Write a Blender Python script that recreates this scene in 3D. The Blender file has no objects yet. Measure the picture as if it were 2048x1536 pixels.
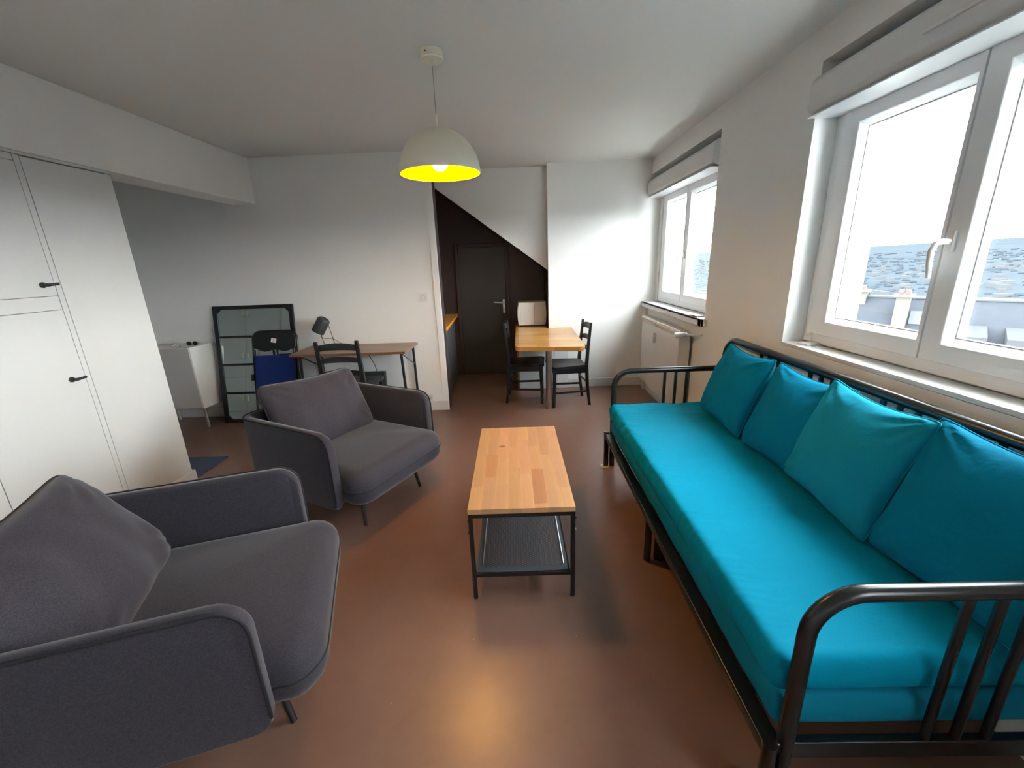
import bpy, bmesh, math, random
from math import sin, cos, pi, radians, sqrt
from mathutils import Vector, Matrix, noise

scene = bpy.context.scene
C = bpy.context.collection
random.seed(7)

# ------------------------------------------------------------------ camera, world, exposure
cam_d = bpy.data.cameras.new('camera')
cam_d.sensor_width = 36.0
cam_d.lens = 830.583 / 2048 * 36.0
cam_d.clip_start = 0.05
cam_d.clip_end = 9000
cam = bpy.data.objects.new('camera', cam_d)
C.objects.link(cam)
cam.matrix_world = Matrix(((0.99928959, 0.03070995, 0.02184513, 0.0),
                           (0.01239374, 0.27961862, -0.96003116, 0.0),
                           (-0.03559081, 0.95961989, 0.27903936, 1.45506),
                           (0, 0, 0, 1)))
scene.camera = cam

world = bpy.data.worlds.new('world')
scene.world = world
world.use_nodes = True
bg = world.node_tree.nodes['Background']
bg.inputs['Color'].default_value = (0.93, 0.97, 1.0, 1)
bg.inputs['Strength'].default_value = 4.2

BULB = 34.0      # strength of the glowing bulb (a warm low-energy globe)
scene.view_settings.view_transform = 'Standard'
scene.view_settings.look = 'None'
scene.view_settings.exposure = 3.02
scene.view_settings.gamma = 1.0
scene.view_settings.use_curve_mapping = False

# ------------------------------------------------------------------ materials
def new_mat(name):
    m = bpy.data.materials.new(name)
    m.use_nodes = True
    return m, m.node_tree.nodes, m.node_tree.links, m.node_tree.nodes['Principled BSDF']

def mat(name, col, rough=0.6, metal=0.0, nscale=0.0, namt=0.0, bump=0.0, bscale=200.0, spec=0.5, sheen=0.0, bdist=0.002):
    m, N, L, b = new_mat(name)
    b.inputs['Base Color'].default_value = (*col, 1)
    b.inputs['Roughness'].default_value = rough
    b.inputs['Metallic'].default_value = metal
    b.inputs['Specular IOR Level'].default_value = spec
    if sheen:
        b.inputs['Sheen Weight'].default_value = sheen
        b.inputs['Sheen Roughness'].default_value = 0.5
    tc = N.new('ShaderNodeTexCoord')
    if namt:
        n = N.new('ShaderNodeTexNoise'); n.inputs['Scale'].default_value = nscale
        n.inputs['Detail'].default_value = 4
        L.new(tc.outputs['Object'], n.inputs['Vector'])
        r = N.new('ShaderNodeValToRGB')
        r.color_ramp.elements[0].position = 0.3; r.color_ramp.elements[1].position = 0.7
        r.color_ramp.elements[0].color = (*[c * (1 - namt) for c in col], 1)
        r.color_ramp.elements[1].color = (*[min(1, c * (1 + namt)) for c in col], 1)
        L.new(n.outputs['Fac'], r.inputs['Fac']); L.new(r.outputs['Color'], b.inputs['Base Color'])
    if bump:
        n2 = N.new('ShaderNodeTexNoise'); n2.inputs['Scale'].default_value = bscale
        n2.inputs['Detail'].default_value = 3
        L.new(tc.outputs['Object'], n2.inputs['Vector'])
        bp = N.new('ShaderNodeBump'); bp.inputs['Strength'].default_value = bump
        bp.inputs['Distance'].default_value = bdist
        L.new(n2.outputs['Fac'], bp.inputs['Height']); L.new(bp.outputs['Normal'], b.inputs['Normal'])
    return m

M_WALL = mat('wall_paint', (0.83, 0.832, 0.812), 0.75, nscale=2, namt=0.015, bump=0.25, bscale=160, spec=0.3)
M_CEIL = mat('ceiling_paint', (0.73, 0.735, 0.715), 0.85, nscale=1.5, namt=0.015, bump=0.2, bscale=120, spec=0.2)
M_GLOSSW = mat('gloss_white_paint', (0.66, 0.665, 0.65), 0.38, nscale=3, namt=0.012, bump=0.1, bscale=40, spec=0.5)
M_PVC = mat('white_pvc', (0.78, 0.79, 0.80), 0.32, spec=0.5)
M_PVCS = mat('shutter_white', (0.72, 0.72, 0.71), 0.45)
M_LINE = mat('gap_shadow_grey', (0.25, 0.24, 0.23), 0.8)
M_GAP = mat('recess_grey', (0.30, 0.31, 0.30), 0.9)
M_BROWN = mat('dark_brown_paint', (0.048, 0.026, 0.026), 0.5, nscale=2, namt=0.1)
M_BROWND = mat('dark_door_paint', (0.042, 0.034, 0.029), 0.42, nscale=2, namt=0.08)
M_GREYK = mat('kitchen_front_grey', (0.10, 0.10, 0.105), 0.35)
M_BLACK = mat('black_lacquer', (0.010, 0.011, 0.013), 0.35)
M_BLACKM = mat('black_metal', (0.008, 0.008, 0.009), 0.30, spec=0.6)
M_BLACKW = mat('black_wood_paint', (0.009, 0.010, 0.012), 0.38, nscale=30, namt=0.2)
M_CHROME = mat('brushed_chrome', (0.55, 0.54, 0.52), 0.28, metal=1.0)
M_SATIN = mat('satin_metal', (0.7, 0.7, 0.7), 0.3, metal=1.0)
M_CREAM = mat('cream_lacquer', (0.86, 0.81, 0.65), 0.45)
M_FELT = mat('felt_pad', (0.72, 0.68, 0.60), 0.95, bump=0.3, bscale=500)
M_PLAST = mat('white_plastic', (0.74, 0.73, 0.71), 0.4)
M_PLASTD = mat('socket_well_grey', (0.55, 0.54, 0.52), 0.5)
M_RAD = mat('radiator_enamel', (0.66, 0.64, 0.60), 0.35)
M_MW = mat('microwave_enamel', (0.70, 0.66, 0.60), 0.35)
M_RUG = mat('blue_rug_pile', (0.045, 0.06, 0.11), 0.95, nscale=80, namt=0.3, bump=0.8, bscale=400)
M_YEL = mat('yellow_lacquer', (0.93, 0.68, 0.0), 1.0, spec=0.0)

def fabric(name, col, var=0.12, weave=900.0, wstr=0.35, wr=0.0, wrs=6.0, sheen=0.15, rough=0.85, stretch=(1, 1, 1), spec=0.25):
    m, N, L, b = new_mat(name)
    b.inputs['Roughness'].default_value = rough
    b.inputs['Specular IOR Level'].default_value = spec
    b.inputs['Sheen Weight'].default_value = sheen
    b.inputs['Sheen Roughness'].default_value = 0.4
    tc = N.new('ShaderNodeTexCoord')
    n = N.new('ShaderNodeTexNoise'); n.inputs['Scale'].default_value = 260; n.inputs['Detail'].default_value = 3
    L.new(tc.outputs['Object'], n.inputs['Vector'])
    r = N.new('ShaderNodeValToRGB')
    r.color_ramp.elements[0].position = 0.35; r.color_ramp.elements[1].position = 0.65
    r.color_ramp.elements[0].color = (*[c * (1 - var) for c in col], 1)
    r.color_ramp.elements[1].color = (*[c * (1 + var) for c in col], 1)
    L.new(n.outputs['Fac'], r.inputs['Fac']); L.new(r.outputs['Color'], b.inputs['Base Color'])
    w = N.new('ShaderNodeTexNoise'); w.inputs['Scale'].default_value = weave
    L.new(tc.outputs['Object'], w.inputs['Vector'])
    b1 = N.new('ShaderNodeBump'); b1.inputs['Strength'].default_value = wstr; b1.inputs['Distance'].default_value = 0.001
    L.new(w.outputs['Fac'], b1.inputs['Height'])
    last = b1
    if wr:
        mp = N.new('ShaderNodeMapping'); mp.inputs['Scale'].default_value = stretch
        L.new(tc.outputs['Object'], mp.inputs['Vector'])
        k = N.new('ShaderNodeTexNoise'); k.inputs['Scale'].default_value = wrs; k.inputs['Detail'].default_value = 3
        k.inputs['Distortion'].default_value = 0.8
        L.new(mp.outputs['Vector'], k.inputs['Vector'])
        b2 = N.new('ShaderNodeBump'); b2.inputs['Strength'].default_value = wr; b2.inputs['Distance'].default_value = 0.02
        L.new(k.outputs['Fac'], b2.inputs['Height']); L.new(b1.outputs['Normal'], b2.inputs['Normal'])
        last = b2
    L.new(last.outputs['Normal'], b.inputs['Normal'])
    return m

M_SOFA = fabric('charcoal_weave', (0.034, 0.030, 0.039), var=0.25, sheen=0.25)
M_PIPE = mat('black_piping', (0.008, 0.008, 0.012), 0.8)
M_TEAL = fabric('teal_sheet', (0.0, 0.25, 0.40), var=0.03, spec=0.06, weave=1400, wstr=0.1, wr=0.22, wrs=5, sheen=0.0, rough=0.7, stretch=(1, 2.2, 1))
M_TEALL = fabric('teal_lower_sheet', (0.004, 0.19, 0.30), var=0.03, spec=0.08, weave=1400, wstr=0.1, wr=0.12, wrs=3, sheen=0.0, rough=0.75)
M_CUSH = fabric('teal_cushion_cotton', (0.0, 0.175, 0.30), var=0.04, spec=0.08, weave=1200, wstr=0.2, wr=0.4, wrs=9, sheen=0.0)
M_CUSHL = fabric('light_teal_cushion_cotton', (0.006, 0.25, 0.37), var=0.04, spec=0.08, weave=1200, wstr=0.2, wr=0.4, wrs=9, sheen=0.0)
M_BLUEF = fabric('blue_seat_cloth', (0.008, 0.028, 0.16), var=0.2, sheen=0.1)

def floor_mat():
    m, N, L, b = new_mat('brown_linoleum')
    tc = N.new('ShaderNodeTexCoord')
    n = N.new('ShaderNodeTexNoise'); n.inputs['Scale'].default_value = 2.2; n.inputs['Detail'].default_value = 8
    n.inputs['Roughness'].default_value = 0.7
    L.new(tc.outputs['Object'], n.inputs['Vector'])
    r = N.new('ShaderNodeValToRGB')
    r.color_ramp.elements[0].position = 0.3; r.color_ramp.elements[1].position = 0.72
    r.color_ramp.elements[0].color = (0.170, 0.088, 0.062, 1)
    r.color_ramp.elements[1].color = (0.215, 0.118, 0.086, 1)
    L.new(n.outputs['Fac'], r.inputs['Fac'])
    # fine specks and pale scuffs, part of the worn surface
    s = N.new('ShaderNodeTexVoronoi'); s.inputs['Scale'].default_value = 7.0
    L.new(tc.outputs['Object'], s.inputs['Vector'])
    lt = N.new('ShaderNodeMath'); lt.operation = 'LESS_THAN'; lt.inputs[1].default_value = 0.022
    L.new(s.outputs['Distance'], lt.inputs[0])
    mx = N.new('ShaderNodeMixRGB'); mx.inputs['Color2'].default_value = (0.42, 0.33, 0.27, 1)
    sc = N.new('ShaderNodeMath'); sc.operation = 'MULTIPLY'; sc.inputs[1].default_value = 0.35
    L.new(lt.outputs[0], sc.inputs[0]); L.new(sc.outputs[0], mx.inputs['Fac'])
    L.new(r.outputs['Color'], mx.inputs['Color1']); L.new(mx.outputs['Color'], b.inputs['Base Color'])
    rr = N.new('ShaderNodeMapRange'); rr.inputs['To Min'].default_value = 0.26; rr.inputs['To Max'].default_value = 0.36
    L.new(n.outputs['Fac'], rr.inputs['Value']); L.new(rr.outputs['Result'], b.inputs['Roughness'])
    n3 = N.new('ShaderNodeTexNoise'); n3.inputs['Scale'].default_value = 30; n3.inputs['Detail'].default_value = 5
    L.new(tc.outputs['Object'], n3.inputs['Vector'])
    bp = N.new('ShaderNodeBump'); bp.inputs['Strength'].default_value = 0.12; bp.inputs['Distance'].default_value = 0.004
    L.new(n3.outputs['Fac'], bp.inputs['Height']); L.new(bp.outputs['Normal'], b.inputs['Normal'])
    b.inputs['Specular IOR Level'].default_value = 0.5
    return m
M_FLOOR = floor_mat()

def wood(name, c1, c2, rough=0.4, axis=1, stave=False, sw=0.05, sl=0.45, objcol=False):
    m, N, L, b = new_mat(name)
    b.inputs['Roughness'].default_value = rough
    tc = N.new('ShaderNodeTexCoord')
    mp = N.new('ShaderNodeMapping')
    sc = [28, 28, 28]; sc[axis] = 2.5
    mp.inputs['Scale'].default_value = sc
    L.new(tc.outputs['Object'], mp.inputs['Vector'])
    n = N.new('ShaderNodeTexNoise'); n.inputs['Scale'].default_value = 1.0; n.inputs['Detail'].default_value = 5
    n.inputs['Distortion'].default_value = 0.6
    L.new(mp.outputs['Vector'], n.inputs['Vector'])
    r = N.new('ShaderNodeValToRGB')
    r.color_ramp.elements[0].position = 0.3; r.color_ramp.elements[1].position = 0.7
    r.color_ramp.elements[0].color = (*c1, 1); r.color_ramp.elements[1].color = (*c2, 1)
    L.new(n.outputs['Fac'], r.inputs['Fac'])
    out = r.outputs['Color']
    if objcol:
        oi = N.new('ShaderNodeObjectInfo')
        mx = N.new('ShaderNodeMixRGB'); mx.blend_type = 'MULTIPLY'; mx.inputs['Fac'].default_value = 1
        L.new(out, mx.inputs['Color1']); L.new(oi.outputs['Color'], mx.inputs['Color2']); out = mx.outputs['Color']
    if stave:
        br = N.new('ShaderNodeTexBrick')
        br.inputs['Scale'].default_value = 1.0
        br.inputs['Brick Width'].default_value = sl; br.inputs['Row Height'].default_value = sw
        br.inputs['Mortar Size'].default_value = 0.0006
        br.inputs['Color1'].default_value = (1, 1, 1, 1); br.inputs['Color2'].default_value = (0.80, 0.74, 0.66, 1)
        br.inputs['Mortar'].default_value = (0.6, 0.5, 0.4, 1)
        br.offset = 0.37; br.offset_frequency = 3
        mp2 = N.new('ShaderNodeMapping')
        L.new(tc.outputs['Object'], mp2.inputs['Vector']); L.new(mp2.outputs['Vector'], br.inputs['Vector'])
        mx = N.new('ShaderNodeMixRGB'); mx.blend_type = 'MULTIPLY'; mx.inputs['Fac'].default_value = 1
        L.new(out, mx.inputs['Color1']); L.new(br.outputs['Color'], mx.inputs['Color2']); out = mx.outputs['Color']
    L.new(out, b.inputs['Base Color'])
    return m
M_PINE = wood('oiled_pine_stave', (0.42, 0.225, 0.105), (0.51, 0.29, 0.14), 0.38, 1, objcol=True)
M_TABLE = wood('varnished_pine_board', (0.50, 0.25, 0.055), (0.60, 0.325, 0.09), 0.25, 0, stave=True, sw=0.055, sl=0.33)
M_WORKTOP = wood('orange_worktop', (0.60, 0.24, 0.02), (0.75, 0.34, 0.04), 0.35, 1)
M_DESK = wood('brown_desk_board', (0.19, 0.11, 0.065), (0.27, 0.165, 0.10), 0.35, 0)
M_EDGEW = wood('reddish_wood_edge', (0.16, 0.065, 0.035), (0.24, 0.10, 0.05), 0.4, 0)

def mirror_mat():
    m, N, L, b = new_mat('mirror_glass')
    b.inputs['Base Color'].default_value = (0.62, 0.70, 0.69, 1)
    b.inputs['Metallic'].default_value = 1.0
    b.inputs['Roughness'].default_value = 0.03
    return m
M_MIRROR = mirror_mat()

def glass_mat():
    m, N, L, b = new_mat('window_glass')
    out = N['Material Output']
    t = N.new('ShaderNodeBsdfTransparent'); t.inputs['Color'].default_value = (0.96, 0.98, 0.98, 1)
    g = N.new('ShaderNodeBsdfGlossy'); g.inputs['Roughness'].default_value = 0.02
    lw = N.new('ShaderNodeLayerWeight'); lw.inputs['Blend'].default_value = 0.5
    pw = N.new('ShaderNodeMath'); pw.operation = 'POWER'; pw.inputs[1].default_value = 4.0
    L.new(lw.outputs['Facing'], pw.inputs[0])
    f = N.new('ShaderNodeMapRange'); f.inputs['To Min'].default_value = 0.03; f.inputs['To Max'].default_value = 0.6
    L.new(pw.outputs[0], f.inputs['Value'])
    x = N.new('ShaderNodeMixShader')
    L.new(f.outputs[0], x.inputs['Fac']); L.new(t.outputs[0], x.inputs[1]); L.new(g.outputs[0], x.inputs[2])
    L.new(x.outputs[0], out.inputs['Surface'])
    return m
M_GLASS = glass_mat()

def emit_mat(name, col, s):
    m, N, L, b = new_mat(name)
    b.inputs['Emission Color'].default_value = (*col, 1)
    b.inputs['Emission Strength'].default_value = s
    b.inputs['Base Color'].default_value = (0.9, 0.9, 0.88, 1)
    return m
M_BULB = emit_mat('glowing_bulb', (1.0, 0.64, 0.30), BULB)

M_SLATE = mat('grey_slate', (0.021, 0.0235, 0.028), 0.95, spec=0.05, nscale=1.2, namt=0.06, bump=0.3, bscale=8, bdist=0.02)
M_SLATEL = mat('pale_slate', (0.029, 0.031, 0.034), 0.95, spec=0.05)
M_BRICKO = mat('orange_clay', (0.040, 0.020, 0.014), 0.8)
M_RENDER = mat('cream_render', (0.038, 0.035, 0.028), 0.85, nscale=3, namt=0.05)
M_EXTW = mat('exterior_cream', (0.62, 0.61, 0.55), 0.8)
M_LAND = mat('hazed_winter_fields', (0.0215, 0.0262, 0.0305), 0.95, spec=0.0, nscale=0.006, namt=0.10)  # pale bluish haze of distance mixed into the field colour
M_WOOD2 = mat('hazed_bare_woods', (0.0198, 0.0243, 0.0288), 0.95, spec=0.0, nscale=0.02, namt=0.12)  # kept close to the land tone, haze tint in the colour
M_TOWN = mat('hazed_house_walls', (0.046, 0.050, 0.054), 0.9, spec=0.0)  # distant walls carry a bluish haze tint in their colour

# ------------------------------------------------------------------ mesh helpers
class MB:
    def __init__(self): self.v = []; self.f = []
    def add(self, vs, fs):
        o = len(self.v); self.v += [tuple(p) for p in vs]; self.f += [tuple(i + o for i in q) for q in fs]; return self
    def box(self, x0, x1, y0, y1, z0, z1):
        vs = [(x, y, z) for z in (z0, z1) for y in (y0, y1) for x in (x0, x1)]
        return self.add(vs, [(0, 2, 3, 1), (4, 5, 7, 6), (0, 1, 5, 4), (1, 3, 7, 5), (3, 2, 6, 7), (2, 0, 4, 6)])
    def hexa(self, b4, t4):
        return self.add(list(b4) + list(t4), [(3, 2, 1, 0), (4, 5, 6, 7), (0, 1, 5, 4), (1, 2, 6, 5), (2, 3, 7, 6), (3, 0, 4, 7)])
    def bar(self, a, b, w, t, up=(0, 0, 1)):
        a = Vector(a); b = Vector(b); d = (b - a).normalized(); u = Vector(up)
        s = d.cross(u)
        if s.length < 1e-4: s = d.cross(Vector((1, 0, 0)))
        s.normalize(); n = s.cross(d).normalized()
        q = lambda c: [c - s * w / 2 - n * t / 2, c + s * w / 2 - n * t / 2, c + s * w / 2 + n * t / 2, c - s * w / 2 + n * t / 2]
        return self.hexa(q(a), q(b))
    def tube(self, pts, r, n=12, cap=True, closed=False):
        pts = [Vector(p) for p in pts]; m = len(pts)
        rs = r if isinstance(r, (list, tuple)) else [r] * m
        o = len(self.v); prev = None
        for i, p in enumerate(pts):
            if closed: d = (pts[(i + 1) % m] - pts[i - 1])
            else: d = pts[min(i + 1, m - 1)] - pts[max(i - 1, 0)]
            d.normalize()
            if prev is None:
                ref = Vector((0, 0, 1)) if abs(d.z) < 0.9 else Vector((1, 0, 0))
                u = d.cross(ref).normalized()
            else:
                u = (prev - d * prev.dot(d)).normalized()
            prev = u; w = d.cross(u)
            for k in range(n):
                a = 2 * pi * k / n
                self.v.append(tuple(p + (u * cos(a) + w * sin(a)) * rs[i]))
        for i in range(m if closed else m - 1):
            j = (i + 1) % m
            for k in range(n):
                self.f.append((o + i * n + k, o + i * n + (k + 1) % n, o + j * n + (k + 1) % n, o + j * n + k))
        if cap and not closed:
            self.f.append(tuple(o + k for k in reversed(range(n))))
            self.f.append(tuple(o + (m - 1) * n + k for k in range(n)))
        return self
    def cyl(self, a, b, r, n=16): return self.tube([a, b], r, n)
    def lathe(self, prof, c=(0, 0, 0), n=32, closed=False):
        o = len(self.v); c = Vector(c)
        for (r, z) in prof:
            for k in range(n):
                a = 2 * pi * k / n
                self.v.append((c.x + r * cos(a), c.y + r * sin(a), c.z + z))
        m = len(prof)
        for i in range(m if closed else m - 1):
            j = (i + 1) % m
            for k in range(n):
                self.f.append((o + i * n + k, o + i * n + (k + 1) % n, o + j * n + (k + 1) % n, o + j * n + k))
        if not closed:
            if prof[0][0] > 1e-6: self.f.append(tuple(o + k for k in reversed(range(n))))
            if prof[-1][0] > 1e-6: self.f.append(tuple(o + (m - 1) * n + k for k in range(n)))
        return self
    def prism(self, poly, axis, a0, a1):
        # poly: 2D points in the two remaining axes (in xyz order)
        def P(p, a):
            q = list(p); q.insert(axis, a); return tuple(q)
        n = len(poly); vs = [P(p, a0) for p in poly] + [P(p, a1) for p in poly]
        fs = [tuple(range(n)), tuple(range(2 * n - 1, n - 1, -1))]
        fs += [(i, i + n, (i + 1) % n + n, (i + 1) % n) for i in range(n)]
        return self.add(vs, fs)
    def grid(self, fn, nu, nv):
        o = len(self.v)
        for i in range(nu + 1):
            for j in range(nv + 1): self.v.append(tuple(fn(i / nu, j / nv)))
        for i in range(nu):
            for j in range(nv):
                a = o + i * (nv + 1) + j
                self.f.append((a, a + nv + 1, a + nv + 2, a + 1))
        return self
    def xf(self, M):
        self.v = [tuple(M @ Vector(p)) for p in self.v]; return self
    def build(self, name, m, parent=None, smooth=None, bevel=0.0, seg=2, merge=False, subsurf=0, loc=None):
        me = bpy.data.meshes.new(name)
        me.from_pydata(self.v, [], self.f)
        bm = bmesh.new(); bm.from_mesh(me)
        if merge: bmesh.ops.remove_doubles(bm, verts=bm.verts, dist=1e-5)
        bmesh.ops.recalc_face_normals(bm, faces=bm.faces)
        bm.to_mesh(me); bm.free()
        me.materials.append(m)
        if smooth is not None:
            me.polygons.foreach_set('use_smooth', [True] * len(me.polygons))
            if smooth < 180:
                me.set_sharp_from_angle(angle=radians(smooth))
        o = bpy.data.objects.new(name, me); C.objects.link(o)
        if parent is not None: o.parent = parent
        if loc: o.location = loc
        if bevel:
            b = o.modifiers.new('bevel', 'BEVEL'); b.width = bevel; b.segments = seg; b.limit_method = 'ANGLE'
            b.angle_limit = radians(40); b.harden_normals = False
            if smooth is None:
                me.polygons.foreach_set('use_smooth', [True] * len(me.polygons))
                wn = o.modifiers.new('wn', 'WEIGHTED_NORMAL'); wn.keep_sharp = True
        if subsurf:
            s = o.modifiers.new('sub', 'SUBSURF'); s.levels = subsurf; s.render_levels = subsurf
        return o

def tag(o, label=None, cat=None, group=None, kind=None):
    if label: o['label'] = label
    if cat: o['category'] = cat
    if group: o['group'] = group
    if kind: o['kind'] = kind
    return o
def empty(name, loc, rz, label, cat, group=None):
    o = bpy.data.objects.new(name, None); C.objects.link(o)
    o.location = loc; o.rotation_euler = (0, 0, rz); o.empty_display_size = 0.1
    return tag(o, label, cat, group)
def struct(o): o['kind'] = 'structure'; return o
def arc(cx, cy, r, a0, a1, n=8):
    return [(cx + r * cos(radians(a0 + (a1 - a0) * i / n)), cy + r * sin(radians(a0 + (a1 - a0) * i / n))) for i in range(n + 1)]
def copy_tree(o, parent=None):
    c = o.copy(); C.objects.link(c)
    if parent is not None: c.parent = parent
    for ch in list(o.children): copy_tree(ch, c)
    return c

# ------------------------------------------------------------------ room measures (metres)
XR, XS, YB, YR, ZC = 1.443, -2.40, 4.121, 4.812, 2.447
XE, XN, YN, YD = -0.763, 0.341, 4.95, 5.56
YK, XA = -1.9, -4.3          # wall behind the camera, far side of the alcove
ZS = 2.063

# ------------------------------------------------------------------ shell
struct(MB().box(XA - .1, 1.8, YK - .1, YD + .1, -0.12, 0.0).build('floor', M_FLOOR))
struct(MB().box(XA - .1, 1.8, YK - .1, YD + .1, ZC, ZC + 0.15).build('ceiling', M_CEIL))
# wall with the desk, ends at the kitchen nook
struct(MB().box(XA, XE, YB, YB + 0.14, 0, ZC).build('wall_back', M_WALL))
struct(MB().box(XN, XR, YR, YR + 0.14, 0, ZC).build('wall_far_right', M_WALL))
struct(MB().box(XA - .1, XA, YK, YB + .14, 0, ZC).build('wall_left', M_WALL))
struct(MB().box(XA - .1, 1.8, YK - .1, YK, 0, ZC).build('wall_behind', M_WALL))
# nook: white sloping-edged partition over a dark void
w = MB()
w.prism([(-1.7, ZC), (-1.7, 2.88), (-0.885, 2.276), (0.275, 1.418), (XN + .001, 1.372), (XN + .001, ZC)], 1, YN, YN + 0.05)
# clip the part above the ceiling by building it below only
w = MB().prism([(-1.115, ZC - .001), (-0.885, 2.276), (0.275, 1.418), (XN, 1.368), (XN, ZC - .001)], 1, YN, YN + 0.035)
struct(w.build('wall_over_nook', M_WALL))
w = MB().hexa([(-1.115, YN + .036, ZC - .002), (-1.115, YD, ZC - .002), (XN, YD, 1.375), (XN, YN + .036, 1.375)],
              [(-1.115, YN + .036, ZC), (-1.115, YD, ZC), (XN, YD, 1.44), (XN, YN + .036, 1.44)])
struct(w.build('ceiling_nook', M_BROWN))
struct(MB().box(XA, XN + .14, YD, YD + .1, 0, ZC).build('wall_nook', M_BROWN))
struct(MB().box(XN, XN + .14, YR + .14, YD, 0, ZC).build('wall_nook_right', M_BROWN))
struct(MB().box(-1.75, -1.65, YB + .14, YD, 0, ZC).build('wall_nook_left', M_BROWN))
# painted end of the desk wall: brown return and pale casing
struct(MB().box(XE, XE + .004, YB + .012, YB + .13, 0, ZC).build('trim_1', M_BROWN))
struct(MB().box(XE - .055, XE + .006, YB - .012, YB + .0, 0, ZC).build('trim_2', M_WALL, bevel=.002))
struct(MB().box(XN - .002, XN, YR + .002, YN, 0, 1.36).build('trim_3', mat('taupe_paint', (.22, .18, .16), .6)))

# soffit beam over the alcove
struct(MB().box(XS - .215, XS, YK, YB, ZS, ZC).build('trim_4', M_WALL, bevel=.004))

# wall on the window side, with two recessed windows and an added fill opening
W1 = (0.82, 2.28); W2 = (3.27, 4.812); W_FILL = (-1.55, -0.09)
ZW, ZT = 0.99, 2.30
XM, XO = 1.56, 1.76
w = MB()
w.box(XR, XO, YK, W_FILL[0], 0, ZC).box(XR, XO, W_FILL[1], W1[0], 0, ZC).box(XR, XO, W1[1], W2[0], 0, ZC).box(XR, XO, YR, YR + .14, 0, ZC)
for a, b in (W1, W2, W_FILL):
    w.box(XR, XO, a, b, 0, ZW - .02).box(XR, XO, a, b, ZT, ZC)
struct(w.build('wall_right', M_WALL))
w = MB()
for a, b in (W1, (3.27, 4.75), W_FILL):
    w.box(XM + .07, XO, b - .08, b + .07, ZW - .02, ZT)
    w.box(XM + .07, XO, a - .0, a + .08, ZW - .02, ZT)
    w.box(XM + .07, XO + .05, a, b, ZW - .02, 1.05)
struct(w.build('trim_5', M_EXTW))
struct(MB().box(1.545, XO, 4.735, YR, ZW - .02, ZT).build('trim_6', M_WALL))
struct(MB().box(XM + .04, XO, W1[0], W1[1], 2.06, ZT).box(XM + .04, XO, 3.27, 4.735, 2.06, ZT).box(XM + .04, XO, W_FILL[0], W_FILL[1], 2.06, ZT).build('trim_7', M_GAP))

# baseboards
def board(name, x0, x1, y0, y1, h=.10):
    struct(MB().box(x0, x1, y0, y1, 0, h).build(name, M_GLOSSW, bevel=.003))
board('baseboard_back', XA, XE - .004, YB - .014, YB)
board('baseboard_far_right', XN + .23, XR, YR - .013, YR)
board('baseboard_right', XR - .013, XR, 2.9, YR - .013)
board('baseboard_end', XS, XS + .013, 2.215, 2.70)
board('baseboard_alcove', XA + .02, XS + .012, 2.687, 2.700)

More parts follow.
